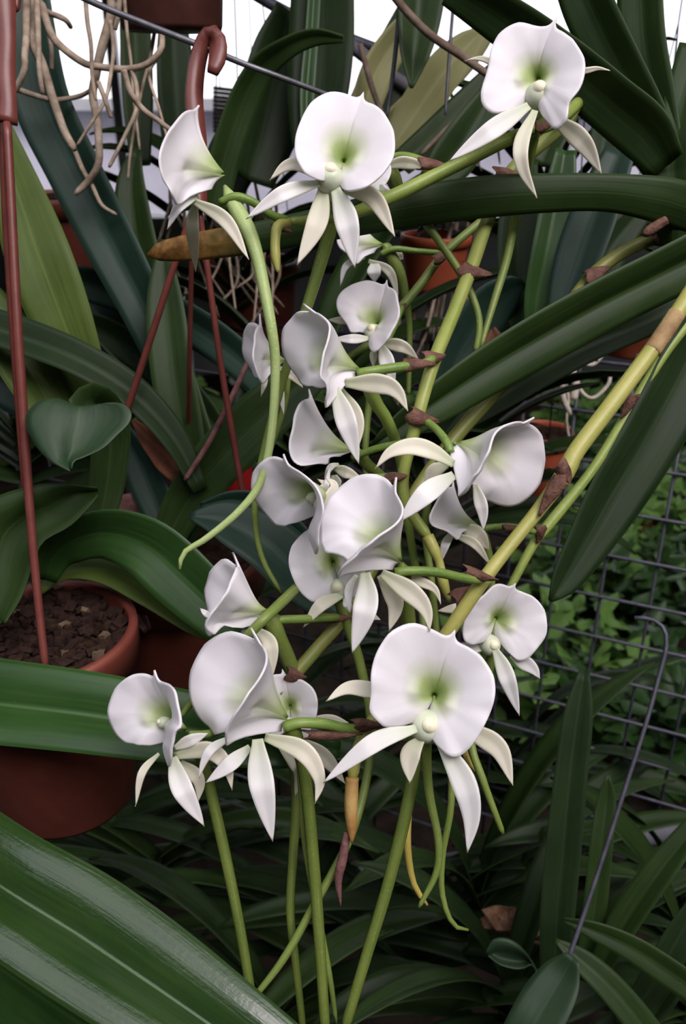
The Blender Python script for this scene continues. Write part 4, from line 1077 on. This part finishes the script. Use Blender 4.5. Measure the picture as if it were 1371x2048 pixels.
FL['f8'] = dict(d=.415, pose=(75, -5, -30), apex=(618, 778), R=[(600, 806), (586, 855), (578, 892), (586, 921), (600, 932), (635, 925), (662, 913)], Rr=(10, 150), T=(710, 902), col=(690, 925),
    petals=[('p', [(676, 928), (660, 935), (648, 960)], 13), ('s', [(668, 936), (690, 944), (722, 957)], 24), ('p', [(668, 950), (672, 985)], 26, (.006, .006, .006))],
    spur=[(712, 905, .418, 24), (735, 930, .425, 24), (770, 965, .435, 22), (790, 1040, .44, 18), (800, 1140, .445, 14)], ped=[(705, 915, .418, 15), (750, 898, .41, 15), (808, 885, .405, 16), (836, 878, .402, 16)],
    label='white orchid flower opening downwards just below the side-on middle one')
FL['f9'] = dict(lobe=0.74, d=.392, pose=(45, 5, 15), apex=(568, 908), L=[(547, 913), (518, 927), (503, 960), (507, 997), (533, 1029), (577, 1048), (617, 1037), (640, 1022)], Lr=(14, 165),
    R=[(580, 935), (606, 949), (631, 971), (644, 1004), (642, 1044), (639, 1084), (631, 1112), (620, 1075)], Rr=(12, 154), T=(664, 990),
    petals=[('s', [(622, 1000), (650, 972), (634, 958)], 20, BACK), ('s', [(640, 1030), (668, 975), (650, 955)], 26, (.004, .004, .004)), ('p', [(645, 1010), (660, 930)], 12, BACK)],
    spur=[(666, 992, .40, 24), (650, 1080, .428, 24), (626, 1144, .428, 23), (598, 1172, .416, 23), (545, 1222, .386, 22), (502, 1265, .382, 21), (445, 1335, .405, 19), (385, 1402, .408, 17), (358, 1437, .405, 9)], ped=[(668, 985, .398, 14), (720, 960, .41, 14), (800, 950, .405, 14)], label='white orchid flower at centre left, broad lip turned away to the left')
FL['f10'] = dict(d=.365, pose=(45, 12, 22), apex=(793, 954), L=[(763, 953), (733, 947), (693, 964), (661, 993), (642, 1037), (642, 1077), (664, 1106), (693, 1112)], Lr=(12, 136),
    R=[(788, 993), (808, 1015), (799, 1040), (766, 1066), (722, 1099), (679, 1135), (682, 1144), (730, 1141), (770, 1139)], Rr=(12, 167), T=(803, 1126), col=(740, 1132),
    petals=[('p', [(730, 1146), (732, 1208), (704, 1306)], 49, (-.004, -.010, -.006)), ('s', [(763, 1146), (825, 1188), (852, 1222), (859, 1262)], 41, (0.0, -.006, -.006)), ('s', [(760, 1150), (790, 1205), (778, 1262)], 36, (.004, .004, .006)),
            ('p', [(712, 1150), (697, 1183), (699, 1226)], 18, (.002, .004, .004)), ('s', [(800, 1150), (845, 1165), (870, 1180), (881, 1208)], 20, (.012, .010, .012))],
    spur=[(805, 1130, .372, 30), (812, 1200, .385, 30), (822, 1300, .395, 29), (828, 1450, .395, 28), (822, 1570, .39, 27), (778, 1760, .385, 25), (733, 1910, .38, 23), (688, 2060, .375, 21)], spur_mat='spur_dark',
    ped=[(790, 1146, .370, 22), (815, 1142, .370, 20), (870, 1144, .374, 20), (930, 1157, .38, 19), (968, 1160, .385, 19)], label='large white orchid flower in the middle with a narrow petal pointing straight down')
FL['f11'] = dict(d=.41, pose=(15, 0, -5), apex=(655, 1042), L=[(617, 1059), (591, 1081), (577, 1113), (584, 1153), (606, 1190), (635, 1203), (671, 1190)], Lr=(25, 150), R=[(700, 1060), (735, 1110), (725, 1160), (705, 1195)], Rr=(30, 145), T=(668, 1125), col=(680, 1178),
    petals=[('s', [(685, 1190), (642, 1210), (606, 1255)], 27, (0.0, -.006, -.002)), ('s', [(720, 1190), (735, 1225), (760, 1240)], 24, (0.006, .004, .006)), ('p', [(690, 1195), (700, 1225)], 18)],
    spur=[(676, 1195, .42, 22), (720, 1330, .425, 20), (742, 1480, .42, 19), (705, 1660, .40, 18), (625, 1815, .39, 17), (565, 1920, .385, 16), (497, 2008, .38, 11)],
    ped=[(690, 1190, .42, 14), (700, 1210, .425, 13), (692, 1228, .425, 14)], label='white orchid flower tucked behind the large middle one at lower left')
FL['f12'] = dict(d=.378, pose=(-50, 5, -12), apex=(1067, 834), R=[(1075, 859), (1088, 903), (1086, 939), (1078, 969), (1049, 1000), (1014, 1014), (976, 1000), (958, 975)], Rr=(12, 150),
    L=[(1046, 848), (1010, 850), (988, 866), (977, 903), (955, 947), (926, 987), (911, 958), (899, 905)], Lr=(12, 168), T=(910, 886),
    petals=[('s', [(906, 928), (868, 905), (825, 893), (780, 905), (750, 937)], 36, (0.0, -.004, -.004, -.002)), ('p', [(907, 950), (854, 986), (795, 1045)], 42), ('p', [(950, 970), (964, 1020), (966, 1060)], 26, (.006, .004, .006)), ('s', [(895, 930), (862, 945), (851, 968)], 28, (.008, .01, .012))],
    ped=[(900, 905, .382, 18), (893, 885, .384, 18), (872, 858, .39, 16), (848, 840, .397, 17)], spur=[(905, 890, .386, 20), (880, 920, .41, 18), (850, 1040, .42, 15), (862, 1160, .42, 15), (876, 1300, .42, 15), (895, 1450, .415, 15), (902, 1600, .41, 15), (884, 1710, .41, 14), (884, 1790, .41, 12), (905, 1848, .41, 10), (936, 1860, .41, 8)],
    label='large white orchid flower right of centre, turned to face right')
FL['f13'] = dict(d=.42, pose=(75, -5, -20), apex=(906, 962), R=[(893, 975), (876, 998), (859, 1033), (863, 1052), (890, 1059), (928, 1062)], Rr=(12, 146), T=(962, 1056), col=(945, 1066),
    petals=[('s', [(906, 1070), (948, 1087), (980, 1130)], 19), ('p', [(906, 1062), (890, 1089), (881, 1125)], 18), ('s', [(925, 1056), (952, 1068), (978, 1100)], 34, (0, -.004, 0))],
    ped=[(955, 1060, .42, 15), (985, 1054, .42, 14), (1026, 1054, .425, 13), (1070, 1064, .43, 14)], spur=[(962, 1060, .423, 22), (978, 1125, .43, 18), (980, 1210, .44, 16), (960, 1350, .44, 15), (928, 1470, .435, 14), (935, 1520, .43, 12), (957, 1547, .43, 8)], spur_mat='spur_grad',
    label='small white orchid flower below the right-facing one, opening downwards')
FL['f14'] = dict(d=.415, pose=(-8, 5, 10), apex=(1030, 1168), L=[(995, 1167), (968, 1190), (935, 1225), (924, 1260), (929, 1283), (952, 1287)], Lr=(14, 145), R=[(1049, 1186), (1076, 1202), (1092, 1237), (1092, 1268), (1072, 1298), (1049, 1320), (1022, 1310)], T=(988, 1236), col=(978, 1290),
    petals=[('s', [(935, 1225), (917, 1217), (874, 1222)], 20, BACK), ('p', [(965, 1298), (940, 1296), (910, 1287)], 21, (0.004, .006, .008)), ('p', [(990, 1300), (1010, 1345), (1038, 1431)], 34), ('p', [(1022, 1310), (1061, 1334), (1079, 1357)], 30, (.002, .004, .004))],
    spur=[(985, 1300, .425, 20), (965, 1390, .43, 18), (942, 1480, .425, 17), (965, 1560, .42, 16), (1005, 1667, .42, 12)], ped=[(992, 1240, .43, 14), (1005, 1200, .44, 14), (1022, 1168, .445, 15)],
    label='white orchid flower at right, facing the camera below the yellow stalk')
FL['f15'] = dict(d=.395, pose=(60, 0, -5), apex=(465, 1104), L=[(452, 1114), (419, 1143), (408, 1183), (418, 1225), (445, 1245)], Lr=(14, 145), R=[(474, 1147), (452, 1187), (419, 1231), (408, 1253), (421, 1264), (474, 1260), (503, 1250)], Rr=(30, 167), T=(536, 1222),
    petals=[('s', [(512, 1258), (540, 1288), (546, 1350)], 30, (0, -.002, 0)), ('p', [(420, 1235), (400, 1217)], 12, BACK), ('p', [(500, 1262), (478, 1280)], 22, BACK)],
    ped=[(530, 1248, .398, 17), (560, 1240, .40, 18), (606, 1238, .405, 18), (679, 1234, .415, 17)], spur=[(538, 1225, .398, 34), (556, 1275, .402, 34), (585, 1345, .415, 30), (598, 1440, .42, 24), (602, 1560, .40, 17), (612, 1700, .395, 15), (640, 1850, .395, 13), (660, 1960, .395, 12), (672, 2046, .395, 8)],
    label='white orchid flower at left of centre, cone-shaped lip seen side-on')
FL['f16'] = dict(d=.37, pose=(50, 5, 12), apex=(499, 1255), L=[(478, 1268), (452, 1262), (404, 1296), (380, 1350), (382, 1401), (399, 1438), (419, 1451), (452, 1458), (490, 1455)], Lr=(10, 160),
    R=[(530, 1299), (531, 1330), (515, 1362), (492, 1394), (468, 1430), (450, 1466), (449, 1478), (500, 1473), (545, 1465)], Rr=(20, 168), T=(578, 1440), col=(515, 1470),
    petals=[('p', [(515, 1478), (522, 1558), (545, 1683)], 51, (-.004, -.010, -.006)), ('p', [(500, 1494), (458, 1530), (411, 1566)], 31, (0, -.002, 0)), ('s', [(530, 1474), (606, 1502), (638, 1556), (630, 1607)], 39, (0, -.008, -.008)), ('p', [(463, 1474), (425, 1496), (408, 1522), (397, 1557)], 19, (0, -.006, -.004))],
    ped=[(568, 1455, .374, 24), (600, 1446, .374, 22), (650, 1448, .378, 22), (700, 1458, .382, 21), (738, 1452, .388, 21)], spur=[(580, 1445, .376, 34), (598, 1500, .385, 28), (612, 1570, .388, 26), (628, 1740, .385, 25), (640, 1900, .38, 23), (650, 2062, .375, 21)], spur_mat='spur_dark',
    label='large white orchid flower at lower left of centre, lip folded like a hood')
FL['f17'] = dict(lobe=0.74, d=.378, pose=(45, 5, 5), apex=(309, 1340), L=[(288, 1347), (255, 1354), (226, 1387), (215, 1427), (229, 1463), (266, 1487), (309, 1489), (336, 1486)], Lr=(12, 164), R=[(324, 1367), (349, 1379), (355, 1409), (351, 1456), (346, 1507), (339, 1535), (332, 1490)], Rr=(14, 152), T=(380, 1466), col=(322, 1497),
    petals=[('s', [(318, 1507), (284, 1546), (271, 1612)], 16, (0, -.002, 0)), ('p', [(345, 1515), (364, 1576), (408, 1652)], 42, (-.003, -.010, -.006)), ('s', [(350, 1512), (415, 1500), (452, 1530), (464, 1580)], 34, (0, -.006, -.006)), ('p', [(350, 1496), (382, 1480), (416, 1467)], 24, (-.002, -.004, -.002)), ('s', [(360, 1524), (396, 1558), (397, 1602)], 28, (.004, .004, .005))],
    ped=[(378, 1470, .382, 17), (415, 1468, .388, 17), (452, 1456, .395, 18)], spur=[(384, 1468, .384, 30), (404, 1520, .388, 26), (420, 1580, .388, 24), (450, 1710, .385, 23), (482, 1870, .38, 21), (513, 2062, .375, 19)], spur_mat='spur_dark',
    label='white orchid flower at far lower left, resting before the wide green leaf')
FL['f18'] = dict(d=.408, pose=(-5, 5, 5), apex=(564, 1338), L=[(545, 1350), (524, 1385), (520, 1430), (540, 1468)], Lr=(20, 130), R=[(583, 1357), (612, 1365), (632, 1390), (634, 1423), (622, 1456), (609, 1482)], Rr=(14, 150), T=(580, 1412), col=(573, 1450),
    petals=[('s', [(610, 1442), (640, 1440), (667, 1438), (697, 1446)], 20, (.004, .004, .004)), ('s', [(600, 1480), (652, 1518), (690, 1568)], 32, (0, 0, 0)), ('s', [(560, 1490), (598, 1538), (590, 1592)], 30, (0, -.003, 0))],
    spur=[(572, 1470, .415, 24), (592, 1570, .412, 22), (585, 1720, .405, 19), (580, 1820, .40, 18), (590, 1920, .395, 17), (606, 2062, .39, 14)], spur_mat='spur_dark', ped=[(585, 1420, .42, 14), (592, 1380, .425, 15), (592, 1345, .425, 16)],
    label='white orchid flower peeping out behind the hooded one, green throat showing')
FL['f19'] = dict(d=.36, pose=(0, 5, 12), apex=(909, 1262), L=[(870, 1262), (817, 1246), (766, 1282), (742, 1344), (742, 1395), (737, 1422), (755, 1442), (791, 1452)], Lr=(12, 150),
    R=[(945, 1300), (979, 1337), (990, 1384), (977, 1432), (948, 1483), (919, 1513), (886, 1503)], T=(868, 1392), col=(853, 1453),
    petals=[('s', [(790, 1390), (740, 1380), (693, 1377), (651, 1403)], 33, (.012, .012, .010)), ('p', [(832, 1457), (748, 1486), (645, 1566)], 38, (-.004, -.008, -.004)), ('s', [(842, 1478), (820, 1512), (819, 1566)], 40, (.002, .002, .002)),
            ('p', [(880, 1480), (926, 1562), (942, 1632), (934, 1706)], 50, (-.002, -.008, -.006)), ('s', [(920, 1450), (955, 1468), (999, 1500), (1025, 1571)], 42, (.006, .004, .002))],
    spur=[(853, 1490, .375, 20), (857, 1580, .38, 18), (876, 1680, .38, 16), (872, 1745, .38, 14), (837, 1815, .38, 9)], ped=[(868, 1400, .385, 20), (880, 1330, .395, 20), (890, 1262, .40, 21)],
    label='largest white orchid flower, facing the camera at lower centre with green throat')
FL['f20'] = dict(d=.415, pose=(0, 0, 0), apex=(738, 300), L=[(715, 310), (700, 340), (715, 372), (735, 385)], Lr=(25, 145), R=[(765, 310), (782, 340), (768, 372), (750, 388)], Rr=(25, 145), T=(742, 345), col=(742, 370),
    petals=[('s', [(770, 335), (800, 325), (835, 330), (864, 346)], 24, (0, -.004, 0)), ('p', [(755, 375), (775, 392)], 26)],
    spur=[(778, 345, .425, 34), (800, 385, .43, 26), (850, 445, .44, 17), (920, 546, .445, 16), (950, 610, .445, 15), (958, 655, .445, 14), (950, 705, .445, 12)], ped=[(770, 318, .42, 16), (810, 312, .415, 16), (868, 330, .41, 17)],
    label='white orchid flower almost hidden behind the large upper one')

SPRAYS = [
    ('upper arching orchid spray with three open flowers and a bare budding tip', 'stem_g',
     [[(1220, 140, .50, 24), (1165, 196, .478, 24), (1120, 238, .445, 24), (1075, 258, .42, 25), (1020, 277, .41, 26), (950, 312, .408, 26), (880, 346, .404, 27), (790, 390, .40, 27), (700, 428, .40, 24), (620, 440, .398, 20), (575, 444, .397, 18)]],
     ['f1', 'f2', 'f3', 'f20'], [(868, 330, .404, 10, 60, 30), (1090, 248, .41, -15, 40, 30), (565, 455, .395, 30, 40, 22)],
     [('bud_tip', [(578, 444, .396, 20), (556, 452, .393, 22), (550, 480, .392, 20), (551, 515, .392, 20), (556, 545, .392, 8)], 'stem_y')]),
    ('central orchid spray zigzagging down behind the brown-tipped leaf', 'stem_yg',
     [[(1215, 130, .50, 24), (1165, 190, .48, 24), (1120, 255, .462, 26), (1020, 345, .455, 27), (975, 440, .452, 28), (945, 527, .44, 28), (905, 630, .425, 28), (872, 710, .41, 28), (848, 785, .402, 27), (830, 855, .40, 26), (806, 950, .403, 24), (812, 1005, .405, 24), (838, 1050, .405, 23), (858, 1075, .403, 22)]],
     ['f4', 'f8', 'f9', 'f12'], [(950, 545, .436, 8, 62, 34), (868, 716, .402, -12, 44, 34), (836, 728, .39, -4, 66, 28), (846, 838, .396, 12, 62, 36), (793, 955, .40, -10, 40, 26), (1012, 345, .452, 5, 50, 24)],
     [('bud_tip', [(855, 1072, .403, 24), (868, 1100, .402, 24), (878, 1125, .402, 18), (886, 1165, .402, 22), (899, 1205, .402, 8)], 'stem_y')]),
    ('long yellow-stalked orchid spray slanting from the right edge to the lower centre', 'stem_y',
     [[(1420, 520, .43, 34), (1371, 600, .425, 34), (1310, 690, .42, 34), (1225, 805, .412, 35), (1150, 905, .405, 36), (1130, 945, .403, 38), (1080, 1015, .40, 30), (1020, 1090, .395, 28), (968, 1158, .39, 29), (905, 1250, .392, 30), (850, 1330, .395, 28), (780, 1410, .395, 26), (738, 1450, .392, 26), (712, 1510, .388, 25), (704, 1560, .386, 26)]],
     ['f10', 'f16', 'f19'], [(1128, 945, .394, 60, 46, 40), (1100, 990, .394, 122, 90, 34), (960, 1152, .382, 15, 70, 26), (735, 1450, .383, 0, 60, 30), (665, 1472, .378, 0, 110, 22), (925, 1188, .395, -40, 44, 40)],
     [('sheath', [(1352, 628, .4225, 37), (1330, 662, .421, 37), (1300, 706, .419, 37)], 'sheath'), ('dry_tip', [(704, 1555, .385, 27), (702, 1610, .384, 28), (703, 1650, .384, 22), (703, 1686, .384, 5)], 'dry_tip'), ('dry_tip', [(694, 1665, .387, 14), (684, 1720, .387, 20), (676, 1760, .387, 16), (681, 1812, .387, 3)], 'dry_purple')]),
    ('slender green orchid spray behind the yellow stalk at right', 'stem_g',
     [[(1380, 640, .47, 20), (1320, 720, .465, 20), (1240, 850, .46, 20), (1180, 945, .455, 20), (1100, 1045, .45, 23), (1068, 1085, .447, 20), (1022, 1170, .445, 17), (1000, 1210, .445, 14)]],
     ['f13', 'f14'], [(1255, 812, .455, 120, 56, 26), (1078, 1068, .443, 100, 34, 28), (1030, 1057, .421, 5, 46, 18)], []),
    ('green and brown flecked orchid spray running down to the lower left', 'stem_b',
     [[(1400, 468, .48, 26), (1330, 472, .48, 26), (1260, 497, .478, 27), (1190, 545, .475, 28), (1120, 635, .472, 29), (1050, 718, .47, 30), (975, 800, .465, 30), (905, 880, .46, 30), (830, 985, .45, 27), (760, 1110, .44, 26), (690, 1230, .425, 27), (640, 1290, .42, 27), (592, 1345, .415, 28), (540, 1400, .41, 22), (480, 1445, .40, 19), (440, 1460, .396, 16)]],
     ['f11', 'f15', 'f17', 'f18'], [(1345, 472, .474, 2, 70, 32), (672, 1236, .415, 0, 66, 24), (592, 1352, .408, 10, 40, 32), (1195, 545, .47, -30, 50, 34)], []),
    ('thin green orchid spray of small flowers deep in the centre', 'spur',
     [[(1010, 395, .50, 17), (968, 437, .50, 17), (890, 505, .495, 17), (840, 570, .49, 18), (803, 615, .485, 19), (760, 670, .48, 17), (690, 720, .475, 14)]],
     ['f5', 'f6', 'f7'], [(885, 512, .485, -35, 40, 22), (800, 618, .482, -40, 30, 22)], []),
]
for label, smat, paths, fls, bracts, extra in SPRAYS:
    x, y, d_, w_ = paths[0][0]
    sp = thing('flower_spray', label, 'orchid spray', P(x, y, d_), 'flowering sprays of the white orchid')
    for pth in paths:
        px_tube('stalk', pth, M[smat], sp, n=70, sides=12)
    for nm, pth, mt in extra:
        px_tube(nm, pth, M[mt], sp, n=20, sides=9)
    for b in bracts:
        bract(sp, *b)
    for k in fls:
        build_flower(FL[k], sp)
